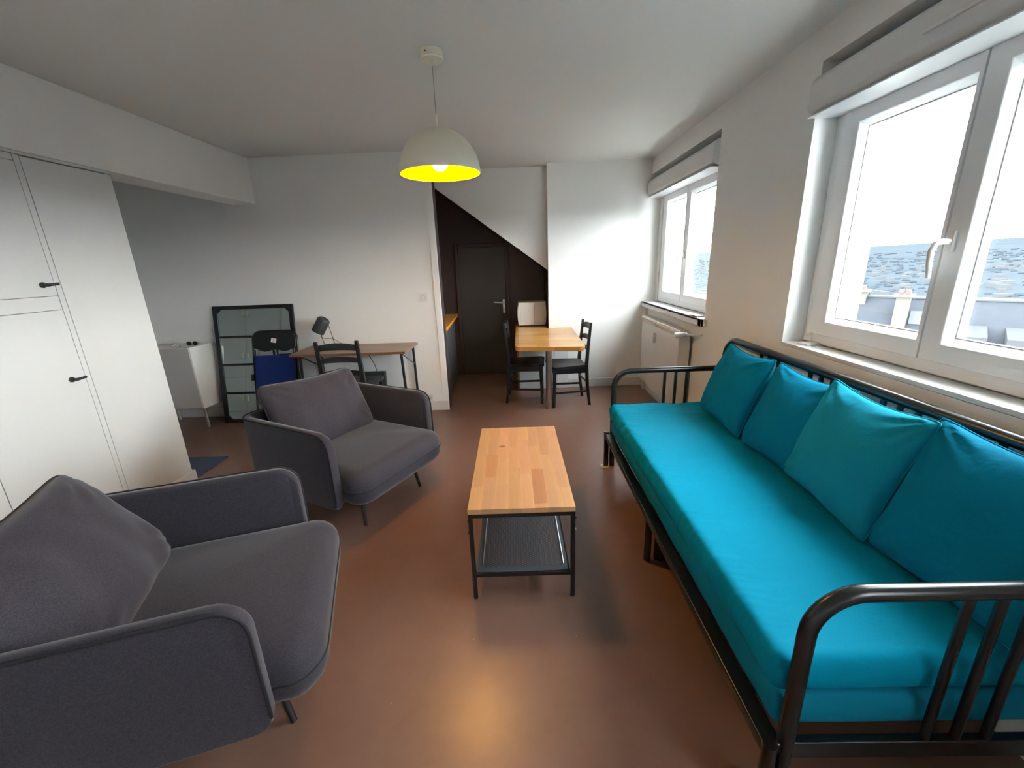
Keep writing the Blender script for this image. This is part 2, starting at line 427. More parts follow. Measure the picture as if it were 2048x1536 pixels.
# ------------------------------------------------------------------ windows
def make_window(name, y0, y1, boxr, n):
    z0, z1 = ZW + .005, 2.12
    x0, x1 = XM - .005, XM + .065
    fr = .065
    f = MB()
    f.box(x0, x1, y0, y0 + fr, z0, z1).box(x0, x1, y1 - fr, y1, z0, z1)
    f.box(x0, x1, y0 + fr, y1 - fr, z0, z0 + .055).box(x0, x1, y0 + fr, y1 - fr, z1 - .06, z1)
    root = struct(f.build(name, M_PVC, bevel=.004))
    ys = y1 - .68
    def sash(ya, yb, ga, gb, label):
        # stepped, rounded frame around the glass opening ga..gb
        za, zb = z0 + .05, z1 - .055; g0, g1 = 1.135, 1.985
        s = MB(); d = .02
        A = [(ya, za), (yb, za), (yb, zb), (ya, zb)]
        Bo = [(ga - .012, g0 - .022), (gb + .012, g0 - .022), (gb + .012, g1 + .022), (ga - .012, g1 + .022)]
        G = [(ga, g0), (gb, g0), (gb, g1), (ga, g1)]
        rings = [(x1 - .012, A), (x0 - .016, A), (x0 - .016, Bo), (x0 + .004, [((p[0] * .45 + q[0] * .55), (p[1] * .45 + q[1] * .55)) for p, q in zip(Bo, G)]), (x0 + .022, G), (x1 - .012, G)]
        for xx, R in rings:
            for p in R: s.v.append((xx, p[0], p[1]))
        nr = len(rings)
        for i in range(nr):
            j = (i + 1) % nr
            for k in range(4):
                s.f.append((i * 4 + k, i * 4 + (k + 1) % 4, j * 4 + (k + 1) % 4, j * 4 + k))
        so = s.build('sash', M_PVC, root, bevel=.004, seg=3)
        MB().box(x0 + .030, x0 + .036, ga - .005, gb + .005, g0 - .005, g1 + .005).build('pane', M_GLASS, so)
        # slim dark gasket round the glass
        gk = MB()
        for (a, b, c, e) in ((ga, ga + .004, g0, g1), (gb - .004, gb, g0, g1)):
            gk.box(x0 + .0215, x0 + .029, a, b, c, e)
        for (c, e) in ((g0, g0 + .004), (g1 - .004, g1)):
            gk.box(x0 + .022, x0 + .029, ga + .004, gb - .004, c, e)
        gk.build('gasket', M_PLASTD, so)
        return so
    sash(ys + .003, y1 - .062, ys + .03, y1 - .174, 'left')
    s2 = sash(y0 + .062, ys - .003, y0 + .174, ys - .09, 'right')
    # handle: backplate and bent lever pointing down
    hx = x0 - .016; hy = ys - .03; hz = 1.475
    h = MB().box(hx - .012, hx + .002, hy - .014, hy + .014, hz - .035, hz + .035)
    h.tube([(hx, hy, hz), (hx - .035, hy, hz), (hx - .050, hy + .006, hz - .006), (hx - .056, hy + .010, hz - .03), (hx - .054, hy + .010, hz - .075), (hx - .046, hy + .010, hz - .125)],
           [.011, .010, .010, .010, .009, .008], 10)
    h.build('handle', M_PLAST, s2, smooth=50)
    # rounded roller-shutter box filling the head of the recess
    b0, b1 = boxr
    prof = [(1.60, 2.245), (1.47, 2.245)] + arc(1.455, 2.19, .055, 90, 190, 6) + arc(1.445, 2.125, .048, 200, 262, 6) + [(1.53, 2.068), (1.60, 2.068)]
    sb = MB().prism(prof, 1, b0, b1).build('shutter_box', M_PVCS, root, smooth=35)
    if n == 1:
        MB().box(1.391, 1.405, 1.10, 1.70, 2.148, 2.162).build('air_vent', M_PLAST, sb, bevel=.004)
    cp = MB().prism(prof, 1, b0 - .004, b0).prism(prof, 1, b1, b1 + .004)
    cp.build('end_cap', M_PVC, sb)
    MB().box(1.398, 1.55, b0 + .01, b1 - .01, 2.064, 2.069).build('access_panel', M_PVC, sb)
    return root
w1 = make_window('window_1', W1[0], W1[1], (W1[0] + .01, W1[1] - .004), 1)
w_fill = make_window('window_fill', W_FILL[0], W_FILL[1], (W_FILL[0] + .01, W_FILL[1] - .004), 3)  # added window, unseen behind the camera, lets in fill light
w2 = make_window('window_2', 3.27, 4.735, (3.28, 4.80), 2)
struct(MB().box(XR - .004, XM - .004, W1[0] - .0, W1[1] + .0, ZW - .018, ZW).build('trim_8', M_GLOSSW, bevel=.002))
struct(MB().box(XR - .05, XM - .004, 3.27, 4.80, ZW - .016, ZW).box(XR - .05, XR - .032, 3.21, 4.80, ZW - .055, ZW - .0).box(XR - .05, XR, 3.21, 3.27, ZW - .055, ZW).build('trim_9', M_GLOSSW, bevel=.002))

# ------------------------------------------------------------------ built-in wardrobe on the left
ward = MB().box(-4.11, XS - .010, YK, 2.660, 0, ZS - .001).build('built_in_wardrobe', M_LINE)
tag(ward, 'white built-in wardrobe block with flush doors and black handles, filling the left wall', 'wardrobe')
def front(name, y0, y1, z0, z1, mt=M_GLOSSW, depth=.0, g=.0015):
    return MB().box(XS - .012, XS - depth, y0 + g, y1 - g, z0 + g, z1 - g).build(name, mt, ward, bevel=.0012)
def lever(par, y, z):
    h = MB().lathe([(.0, 0), (.014, 0), (.014, .008), (.0085, .012), (.0085, .036), (0, .036)], n=16)
    h.xf(Matrix.Translation((XS, y, z)) @ Matrix.Rotation(pi / 2, 4, 'Y'))
    h.tube([(XS + .032, y - .006, z), (XS + .036, y + .010, z + .001), (XS + .036, y + .030, z + .002), (XS + .034, y + .046, z + .003)], [.008, .0075, .0065, .0075], 10)
    h.build('handle', M_BLACK, par, smooth=50)
for y0, y1 in ((1.675, 2.182), (1.165, 1.675)):
    du = front('door', y0, y1, 1.376, 2.013); dl = front('door', y0, y1, .03, 1.305)
    lever(du, y1 - .060, 1.433); lever(dl, y1 - .075, .942)
front('face_frame', 1.165, 2.182, 1.305, 1.376, depth=.001)
front('face_frame', 1.165, 2.182, 2.013, 2.046, depth=.001)
front('face_frame', 1.165, 2.182, 0, .03, depth=.001)
front('face_frame', 2.182, 2.212, 0, 2.046, depth=.0005)
front('side_panel', 2.212, 2.686, 0, 2.041)
front('top_strip', 1.165, 2.686, 2.046, ZS, depth=.0)
front('side_panel', YK, 1.165, 0, ZS)
# alcove face of the block: cupboard doors seen only in the mirror
yf = 2.660
for i, (x0, x1, hs) in enumerate(((-4.11, -3.62, -1), (-3.62, -3.13, 1), (-3.13, XS - .03, 0))):
    for z0, z1, hz in ((.11, .56, .28), (.56, 1.12, .84), (1.12, 2.05, 1.40)):
        d = MB().box(x0 + .003, x1 - .003, yf, yf + .026, z0 + .001, z1 - .001).build('cupboard_door', M_GLOSSW, ward, bevel=.0015)
        if hs:
            hxp = -3.62 + hs * .032
            MB().box(hxp - .013, hxp + .013, yf + .026, yf + .046, hz - .035, hz + .035).build('pull', M_CREAM, d, bevel=.004)
MB().box(-4.11, XS - .03, yf, yf + .020, 0, .108).build('plinth', M_GLOSSW, ward)
MB().box(XS - .03, XS - .012, yf, 2.686, 0, ZS - .002).build('corner_post', M_GLOSSW, ward)

# ------------------------------------------------------------------ dark nook: door, kitchen unit
dr = MB().box(-.752, -.165, YD - .022, YD + .01, 0.008, 1.662).build('door_1', M_BROWND, bevel=.003)
struct(dr)
fr = MB().box(-.80, -.756, YD - .03, YD, 0, 1.71).box(-.161, -.11, YD - .03, YD, 0, 1.71).box(-.756, -.161, YD - .03, YD, 1.667, 1.71)
fr.build('door_frame', M_BROWN, dr, bevel=.003)
ph = MB().prism([(-.178, 1.005), (-.178, .83)] + [(-.208, .83), (-.208, 1.005)], 1, YD - .030, YD - .022)
ph.build('handle_plate', M_SATIN, dr, bevel=.006, seg=3)
MB().tube([(-.193, YD - .025, .965), (-.193, YD - .070, .965), (-.205, YD - .078, .966), (-.315, YD - .078, .975)], .0085, 10).build('door_handle', M_SATIN, dr, smooth=50)
MB().cyl((-.193, YD - .028, .872), (-.193, YD - .034, .872), .007, 12).build('keyhole', M_BLACK, dr)

kc = empty('kitchen_unit', (-.82, 4.9, 0), 0, 'dark grey kitchen unit with orange wooden worktop, left in the dark nook', 'kitchen cabinet')
def loc(mb, root): return mb.xf(root.matrix_basis.inverted() if root.rotation_euler.z or True else Matrix())
def inv(root): return (Matrix.Translation(root.location) @ Matrix.Rotation(root.rotation_euler.z, 4, 'Z')).inverted()
MB().prism([(-1.40, 4.28), (-.785, 4.28), (-.865, 5.545), (-1.40, 5.545)], 2, 0.0, .795).xf(inv(kc)).build('body', M_GREYK, kc, bevel=.003)
MB().prism([(-1.42, 4.275), (-.752, 4.275), (-.812, 5.55), (-1.42, 5.55)], 2, .80, .838).xf(inv(kc)).build('worktop', M_WORKTOP, kc, bevel=.003)
tp = MB().box(-.80, XE + .002, 4.262, 4.275, 0, ZC - .01).build('tall_end_panel', mat('grey_panel_paint', (.16, .155, .155), .5))
tag(tp, 'tall narrow grey end panel behind the edge of the desk wall', 'panel')

# cabinet under the table in the nook mouth
db = empty('drawer_chest', (.15, 5.03, 0), 0, 'small wooden drawer chest with round knobs, under the microwave end of the pine table', 'drawer unit')
MB().box(.0, .325, 4.83, 5.28, .0, .675).xf(inv(db)).build('body', M_EDGEW, db, bevel=.002)
for k in range(5):
    z0 = .03 + k * .128
    d = MB().box(-.018, -.0, 4.85, 5.26, z0, z0 + .118).xf(inv(db)).build('drawer', M_BROWN, db, bevel=.002)
    for yy in (4.93, 5.17):
        MB().lathe([(0, 0), (.006, 0), (.006, .012), (.013, .018), (.013, .026), (0, .030)], n=14).xf(inv(db) @ Matrix.Translation((-.018, yy, z0 + .059)) @ Matrix.Rotation(-pi / 2, 4, 'Y')).build('knob', M_CREAM, d, smooth=50)
wp = MB().box(-.012, .40, 4.785, 4.805, .0, .676).build('back_board', mat('bluish_white_board', (.62, .65, .68), .4), bevel=.002)
tag(wp, 'white board standing upright under the back of the pine table', 'board')
wp2 = MB().box(.402, .565, 4.780, 4.800, .0, .60).build('upright_board', mat('pale_board', (.68, .69, .70), .4), bevel=.002)
tag(wp2, 'narrow paler board leaning beside the white board, under the right of the pine table', 'board')
we = MB().box(-.034, -.014, 4.79, 4.825, 0, .676).build('wood_edge', mat('orange_wood_edge', (.42, .19, .07), .5), db)
we.matrix_parent_inverse = inv(db)

# ------------------------------------------------------------------ dining table
TZ = .72
dt = empty('dining_table', (.28, 4.07, 0), 0, 'varnished pine table on one chrome post, its back end running into the dark nook', 'table')
r = .075
poly = [(.325, 5.30), (-.046, 5.30), ] + arc(-.046 + r, 3.73 + r, r, 180, 270, 6) + arc(.592 - r, 3.655 + r, r, -90, 0, 6) + [(.605, YR - .02), (.325, YR - .02)]
MB().prism(poly, 2, TZ - .042, TZ).xf(inv(dt)).build('table_top', M_TABLE, dt, bevel=.004, seg=3)
MB().cyl((.284, 4.07, .03), (.284, 4.07, TZ - .042), .031, 24).xf(inv(dt)).build('post', M_CHROME, dt, smooth=60)
MB().cyl((.284, 4.07, 0), (.284, 4.07, .09), .034, 24).xf(inv(dt)).build('foot_sleeve', M_CHROME, dt, smooth=60)
MB().cyl((.284, 4.07, TZ - .055), (.284, 4.07, TZ - .043), .07, 24).xf(inv(dt)).build('top_plate', M_CHROME, dt, smooth=60)

# microwave
mw = empty('microwave_oven', (.155, 5.12, TZ), 0, 'off-white microwave oven with rounded edges on the back end of the pine table', 'microwave')
def rr(x0, x1, z0, z1, r, n=5):
    return arc(x1 - r, z1 - r, r, 0, 90, n) + arc(x0 + r, z1 - r, r, 90, 180, n) + arc(x0 + r, z0 + r, r, 180, 270, n) + arc(x1 - r, z0 + r, r, 270, 360, n)
MB().box(-.165, .175, -.11, .17, .014, .285).build('body', mat('microwave_body_grey', (.50, .46, .42), .4), mw, bevel=.018, seg=3)
fp = []
for i in range(9):
    t = i / 8; fp.append((-.160 - .018 * sin(pi * t), .012 + t * .272))
for i in range(9):
    t = 1 - i / 8; fp.append((.160 + .014 * sin(pi * t), .012 + t * .272))
MB().prism(fp, 1, -.145, -.108).build('door', M_MW, mw, bevel=.010, seg=3)
MB().box(-.135, -.132, -.1475, -.144, .02, .278).build('door_seam', M_PLASTD, mw)
MB().box(.02, .150, -.1475, -.144, .024, .274).build('door_shade', mat('microwave_shade_taupe', (.50, .44, .40), .3), mw, bevel=.001)  # shadow on the right half painted as a darker panel
for sx in (-.13, .13):
    for sy in (-.09, .13): MB().cyl((sx, sy, 0), (sx, sy, .016), .013, 12).build('foot', M_BLACK, mw)

# ------------------------------------------------------------------ black wooden chairs (local: seat faces +x, origin between the feet)
def make_wood_chair(loc, rz, label, scale=1.0, wr=.150, wf=.175, group=None):
    root = empty('dining_chair', loc, rz, label, 'chair', group)
    root.scale = (scale,) * 3
    xb, xf = -.19, .18
    s = MB()
    SZ = .43
    def top(u, v):
        x = xb - .005 + u * (xf - xb + .045); hw = (wr + .005) + (wf + .027 - wr - .005) * min(1, u * 1.4)
        if u > .9: hw -= .03 * ((u - .9) / .1) ** 2
        y = (v * 2 - 1) * hw
        return x, y
    n = 12
    s.grid(lambda u, v: (*top(u, v), SZ + .006 - .010 * (1 - (2 * v - 1) ** 2) * sin(pi * min(1, u * 1.05))), n, n)
    s.grid(lambda u, v: (*top(u, 1 - v), SZ - .020), n, n)
    for v in (0, 1):
        s.grid(lambda u, w, v=v: (*top(u, v), SZ - .020 + w * .026), n, 1)
    for u in (0, 1):
        s.grid(lambda v, w, u=u: (*top(u, v), SZ - .020 + w * (.026 - .010 * (1 - (2 * v - 1) ** 2) * sin(pi * min(1, u * 1.05)))), n, 1)
    s.build('seat', M_BLACKW, root, smooth=40, merge=True)
    a = MB()
    a.box(xb + .01, xf - .01, -wf + .012, -wf + .030, SZ - .078, SZ - .02).box(xb + .01, xf - .01, wf - .030, wf - .012, SZ - .078, SZ - .02)
    a.box(xf - .012, xf + .008, -wf + .02, wf - .02, SZ - .078, SZ - .02).box(xb - .008, xb + .012, -wr, wr, SZ - .078, SZ - .02)
    a.build('apron', M_BLACKW, root, bevel=.002)
    for sy in (-1, 1):
        q = lambda c, h: [(c[0] - h, c[1] - h, c[2]), (c[0] + h, c[1] - h, c[2]), (c[0] + h, c[1] + h, c[2]), (c[0] - h, c[1] + h, c[2])]
        MB().hexa(q((xf + .012, sy * (wf + .004), 0), .014), q((xf - .002, sy * (wf - .006), SZ - .02), .019)).build('leg', M_BLACKW, root, bevel=.003)
        # rear post: foot kicked back, upper part leaning back
        pts = [(-.235, 0), (-.205, .20), (-.192, .43), (-.205, .60), (-.235, .86)]
        l = MB()
        hh = [.014, .016, .018, .016, .0125]
        for i, (x, z) in enumerate(pts):
            l.v += q((x, sy * wr, z), hh[i])
        for i in range(4):
            for k in range(4): l.f.append((i * 4 + k, i * 4 + (k + 1) % 4, i * 4 + 4 + (k + 1) % 4, i * 4 + 4 + k))
        l.f += [(3, 2, 1, 0), (16, 17, 18, 19)]
        l.build('leg', M_BLACKW, root, bevel=.003)
    for (z, h) in ((.805, .060), (.690, .050), (.575, .045)):
        xo = -.205 - .030 * max(0, (z - .60) / .26)
        sl = MB()
        def P(u, w, t, xo=xo, z=z, h=h):
            y = (u * 2 - 1) * (wr - .008); bow = 1 - (2 * u - 1) ** 2
            return (xo - .022 * bow + t, y, z - h / 2 + w * h * (.78 + .22 * bow) + .012 * bow)
        sl.grid(lambda u, w: P(u, w, -.006), 12, 2).grid(lambda u, w: P(1 - u, w, .006), 12, 2)
        sl.grid(lambda u, w: P(u, 0, -.006 + w * .012), 12, 1).grid(lambda u, w: P(u, 1, .006 - w * .012), 12, 1)
        sl.build('back_slat', M_BLACKW, root, smooth=40, merge=True)
    for sy in (-1, 1):
        MB().bar((xb - .01, sy * wr, .155), (xf + .005, sy * wf, .155), .014, .022).build('stretcher', M_BLACKW, root, bevel=.002)
    MB().bar((xb - .01, -wr, .25), (xb - .01, wr, .25), .014, .02).build('stretcher', M_BLACKW, root, bevel=.002)
    MB().bar((xf + .003, -wf, .235), (xf + .003, wf, .235), .014, .02).build('stretcher', M_BLACKW, root, bevel=.002)
    return root
ch1 = make_wood_chair((.0625, 4.410, 0), radians(-4), 'black wooden chair on the left side of the pine table, back to the dark door')
ch1.scale = (.90, 1, 1)
ch2 = copy_tree(ch1); ch2.location = (.485, 4.265, 0); ch2.rotation_euler.z = radians(186.5)
ch2['label'] = 'black wooden chair on the right side of the pine table, back to the radiator'
ch3 = copy_tree(ch1); ch3.location = (-1.575, 3.72, 0); ch3.rotation_euler.z = radians(91); ch3.scale = (1.0, 1.17, 1.01)
ch3['label'] = 'black wooden ladder-back chair pushed up to the brown desk, behind the armchair'

# ------------------------------------------------------------------ coffee table
CTX, CTY, CTR = -.0148, 1.537, .014
ct = empty('coffee_table', (CTX, CTY, 0), CTR, 'low coffee table with a pine top, black metal frame and mesh shelf', 'coffee table')
hw, ln, th = .229, .904, .46
t = .0195
f = MB()
for x in (-hw + t / 2, hw - t / 2):
    for y in (t / 2, ln - t / 2):
        MB().box(x - t / 2, x + t / 2, y - t / 2, y + t / 2, .004, th - .0225).build('leg', M_BLACKM, ct, bevel=.0015)
        MB().cyl((x, y, 0), (x, y, .005), .011, 12).build('foot', M_BLACK, ct)
zt = th - .0225
f.box(-hw, hw, 0, t, zt - .019, zt).box(-hw, hw, ln - t, ln, zt - .019, zt)
f.box(-hw, -hw + t, t, ln - t, zt - .019, zt).box(hw - t, hw, t, ln - t, zt - .019, zt)
f.build('top_frame', M_BLACKM, ct, bevel=.001)
f = MB()
for ya_, yb_ in ((0.001, t - .001), (ln - t, ln - .001)):
    MB().box(-hw + t, hw - t, ya_, yb_, .115, .131).build('lower_rail', M_BLACKM, ct, bevel=.001)
sh = MB()
e = .030; zs = .134
sh.box(-hw + t, -hw + t + e, t * .6, ln - t * .6, zs - .003, zs).box(hw - t - e, hw - t, t * .6, ln - t * .6, zs - .003, zs)
sh.box(-hw + t + e, hw - t - e, t * .6, t * .6 + e, zs - .003, zs).box(-hw + t + e, hw - t - e, ln - t * .6 - e, ln - t * .6, zs - .003, zs)
sh.box(-hw + t, -hw + t + .003, t * .6, ln - t * .6, zs, zs + .007).box(hw - t - .003, hw - t, t * .6, ln - t * .6, zs, zs + .007)
shelf = sh.build('shelf', mat('graphite_sheet', (.055, .062, .072), .4), ct)
for sx in (-1, 1):
    MB().tube([(sx * (hw - t - e + .004), t + .03, zs + .003), (sx * (hw - t - e + .004), ln - t - .03, zs + .003)], .0022, 8).build('shelf_wire', M_SATIN, shelf)
ms = MB()
xa, xb_, ya, yb = -hw + t + e, hw - t - e, t * .6 + e, ln - t * .6 - e
W_, L_ = xb_ - xa, yb - ya
sp = .0115; ang = radians(62)
def clip(p, d):
    t0, t1 = -9, 9
    for a, lo, hi in ((0, xa, xb_), (1, ya, yb)):
        if abs(d[a]) < 1e-9: continue
        u, v = (lo - p[a]) / d[a], (hi - p[a]) / d[a]
        t0, t1 = max(t0, min(u, v)), min(t1, max(u, v))
    return (t0, t1) if t1 - t0 > .004 else None
for s_ in (-1, 1):
    d = (sin(ang), s_ * cos(ang)); nrm = (-d[1], d[0])
    for k in range(-140, 141):
        p = ((xa + xb_) / 2 + nrm[0] * k * sp, (ya + yb) / 2 + nrm[1] * k * sp)
        c = clip(p, d)
        if c:
            ms.bar((p[0] + d[0] * c[0], p[1] + d[1] * c[0], zs - .0015 + .0006 * s_), (p[0] + d[0] * c[1], p[1] + d[1] * c[1], zs - .0015 + .0006 * s_), .0042, .0012)
mo = ms.build('mesh', mat('graphite_mesh', (.05, .057, .066), .42), shelf); mo['kind'] = 'stuff'
# pine staves of the top: rows along the length
rows = 8; rwid = 2 * hw / rows
rnd = random.Random(3)
smesh = {}
for i in range(rows):
    y = 0; k = 0
    cuts = []
    pos = rnd.uniform(.12, .40)
    while pos < ln - .08: cuts.append(pos); pos += rnd.uniform(.22, .46)
    if i == 5: cuts = [.035, .345, .62]
    if i == 1: cuts = [.275, .52]
    if i == 4: cuts = [.30, .70]
    cuts = [0] + cuts + [ln]
    for a, b in zip(cuts, cuts[1:]):
        x0 = -hw + i * rwid
        mb = MB().box(0, rwid - .0002, 0, b - a - .0002, -.0225, 0)
        o = mb.build('stave', M_PINE, ct, loc=(x0, a, th))
        g = rnd.uniform(.88, 1.08); o.color = (g, g * rnd.uniform(.95, 1.02), g * rnd.uniform(.90, 1.04), 1)
        if i == 5 and abs(a - .035) < .01: o.color = (.80, .66, .60, 1); o['label'] = 'darker reddish stave'
        if i == 1 and abs(a - .275) < .01: o.color = (.86, .76, .68, 1)
MB().lathe([(0, 0), (.017, 0), (.017, .0005), (0, .0005)], n=18).xf(Matrix.Translation((-.094, .625, th)) @ Matrix.Scale(.7, 4, (0, 1, 0))).build('wood_knot', mat('dark_knot', (.24, .09, .05), .45), ct)
for (sx, z) in ((1, .40), (1, .345), (-1, .40), (-1, .345)):
    MB().cyl((sx * hw, t / 2, z), (sx * (hw + .004), t / 2, z), .006, 10).build('bolt', M_SATIN if z < .35 and sx > 0 else M_BLACKM, ct)

# ------------------------------------------------------------------ soft shapes
def sgn(a, p): return math.copysign(abs(a) ** p, a)
def sgn1(a): return 1 if a > 0 else -1
def pillow(name, w, h, th_, m, parent=None, seed=0, n=36, pinch=.10, wr=.006, rnd_=.055, slump=0.0):
    """square cushion standing in local XZ (width X, height Z), thickness along Y, centre at origin"""
    mb = MB(); off = Vector((seed * 7.3, seed * 3.1, 0))
    edge = []
    def base(u, v):
        a, b = 2 * u - 1, 2 * v - 1
        k = 1 - pinch * (1 - b * b) ** 1.0 * abs(a) ** 3
        l = 1 - pinch * (1 - a * a) ** 1.0 * abs(b) ** 3
        x = a * w / 2 * k; z = b * h / 2 * l
        z -= slump * (1 - a * a) * max(0, b) ** 2
        cc = 1 - rnd_ * (abs(a) * abs(b)) ** 7; x *= cc; z *= cc
        return a, b, x, z
    def P(u, v, s):
        a, b, x, z = base(u, v)
        q = max(0, (1 - abs(a) ** 2.4)) ** .55 * max(0, (1 - abs(b) ** 2.4)) ** .55
        t = th_ / 2 * q * (1.0 - .18 * b)
        cr = min(1, (1 - abs(a)) * 6) * min(1, (1 - abs(b)) * 6)
        nz = noise.noise(Vector((x * 9, z * 6, s * 3)) + off) * wr * 1.3 * min(1, cr * 1.5)
        # folds radiating from the corners
        rr_ = (abs(a) * abs(b)) ** 2
        ph_ = math.atan2(1.05 - abs(b), 1.05 - abs(a))
        rc_ = min(1, sqrt((1 - abs(a)) ** 2 + (1 - abs(b)) ** 2) * 6) * max(0, 1 - sqrt((1 - abs(a)) ** 2 + (1 - abs(b)) ** 2) / .9)
        nz += sin(ph_ * 17 + seed * 2 + sgn1(a) + 2 * sgn1(b)) * wr * 1.1 * rc_ * min(1, cr * 2)
        return Vector((x, s * (t + nz), z))
    mb.grid(lambda u, v: P(u, v, -1), n, n)
    mb.grid(lambda u, v: P(1 - u, v, 1), n, n)
    o = mb.build(name, m, parent, smooth=180, merge=True)
    for k in range(4 * n):
        s_, t_ = divmod(k, n); q = t_ / n
        u, v = ((q, 0), (1, q), (1 - q, 1), (0, 1 - q))[s_]
        a, b, x, z = base(u, v); edge.append((x, 0, z))
    return o, edge
def softbox(name, hx, hy, hz, m, parent, e1=.5, e2=.28, loc=(0, 0, 0), n=64, mseg=28, fn=None):
    mb = MB()
    for j in range(1, mseg):
        v = -pi / 2 + pi * j / mseg
        for i in range(n):
            u = 2 * pi * i / n
            # even spacing on the superellipse
            x = sgn(cos(u), e2) * hx; y = sgn(sin(u), e2) * hy
            c = abs(cos(v)) ** e1; z = sgn(sin(v), e1) * hz
            mb.v.append((x * c, y * c, z))
    for j in range(mseg - 2):
        for i in range(n):
            mb.f.append((j * n + i, j * n + (i + 1) % n, (j + 1) * n + (i + 1) % n, (j + 1) * n + i))
    b = len(mb.v); mb.v += [(0, 0, -hz), (0, 0, hz)]
    for i in range(n):
        mb.f.append((b, (i + 1) % n, i)); o_ = (mseg - 2) * n
        mb.f.append((b + 1, o_ + i, o_ + (i + 1) % n))
    if fn: mb.v = [fn(*p) for p in mb.v]
    mb.v = [(p[0] + loc[0], p[1] + loc[1], p[2] + loc[2]) for p in mb.v]
    return mb.build(name, m, parent, smooth=180)
def rounded_slab(name, hx, hy, z0, z1, m, parent, r=.07, rc=.10, crown=.015, seg=7, edge_r=.06, loc=(0, 0), ins=None):
    """cushion slab: rounded plan corners and rounded edges, crowned top (all quads rings)"""
    prof = []
    H = z1 - z0
    for i in range(seg + 1):
        a = -90 + 90 * i / seg; prof.append((edge_r * (1 - cos(radians(a))), z0 + edge_r * .9 * (1 + sin(radians(a)))))
    for i in range(seg + 1):
        a = 90 * i / seg; prof.append((edge_r * (1 - cos(radians(a))), z1 - edge_r * .9 * (1 - sin(radians(a)))))
    def ring(inset, z):
        R = max(.02, rc - inset * .6); ax, ay = hx - inset, hy - inset; P = []
        for (cx, cy, a0) in ((ax - R, ay - R, 0), (-ax + R, ay - R, 90), (-ax + R, -ay + R, 180), (ax - R, -ay + R, 270)):
            for k in range(9):
                a = radians(a0 + 90 * k / 8); P.append((cx + R * cos(a), cy + R * sin(a), z))
            nx = 8
        return P
    rings = [ring(i, z) for i, z in prof]
    # top crowned inner rings
    top_in = prof[-1][0]
    for s_ in (.72, .45, .2):
        base = rings[2 * seg + 1]
        rings.append([(p[0] * s_, p[1] * s_, z1 + crown * (1 - s_ ** 2)) for p in base])
    mb = MB(); n = len(rings[0])
    for R in rings: mb.v += [(p[0] + loc[0], p[1] + loc[1], p[2]) for p in R]
    for j in range(len(rings) - 1):
        for i in range(n): mb.f.append((j * n + i, j * n + (i + 1) % n, (j + 1) * n + (i + 1) % n, (j + 1) * n + i))
    mb.f.append(tuple(reversed(range(n)))); mb.f.append(tuple((len(rings) - 1) * n + i for i in range(n)))
    return mb.build(name, m, parent, smooth=180), [(p[0] + loc[0], p[1] + loc[1], p[2]) for p in ring(-.001, (z0 + z1) / 2)]

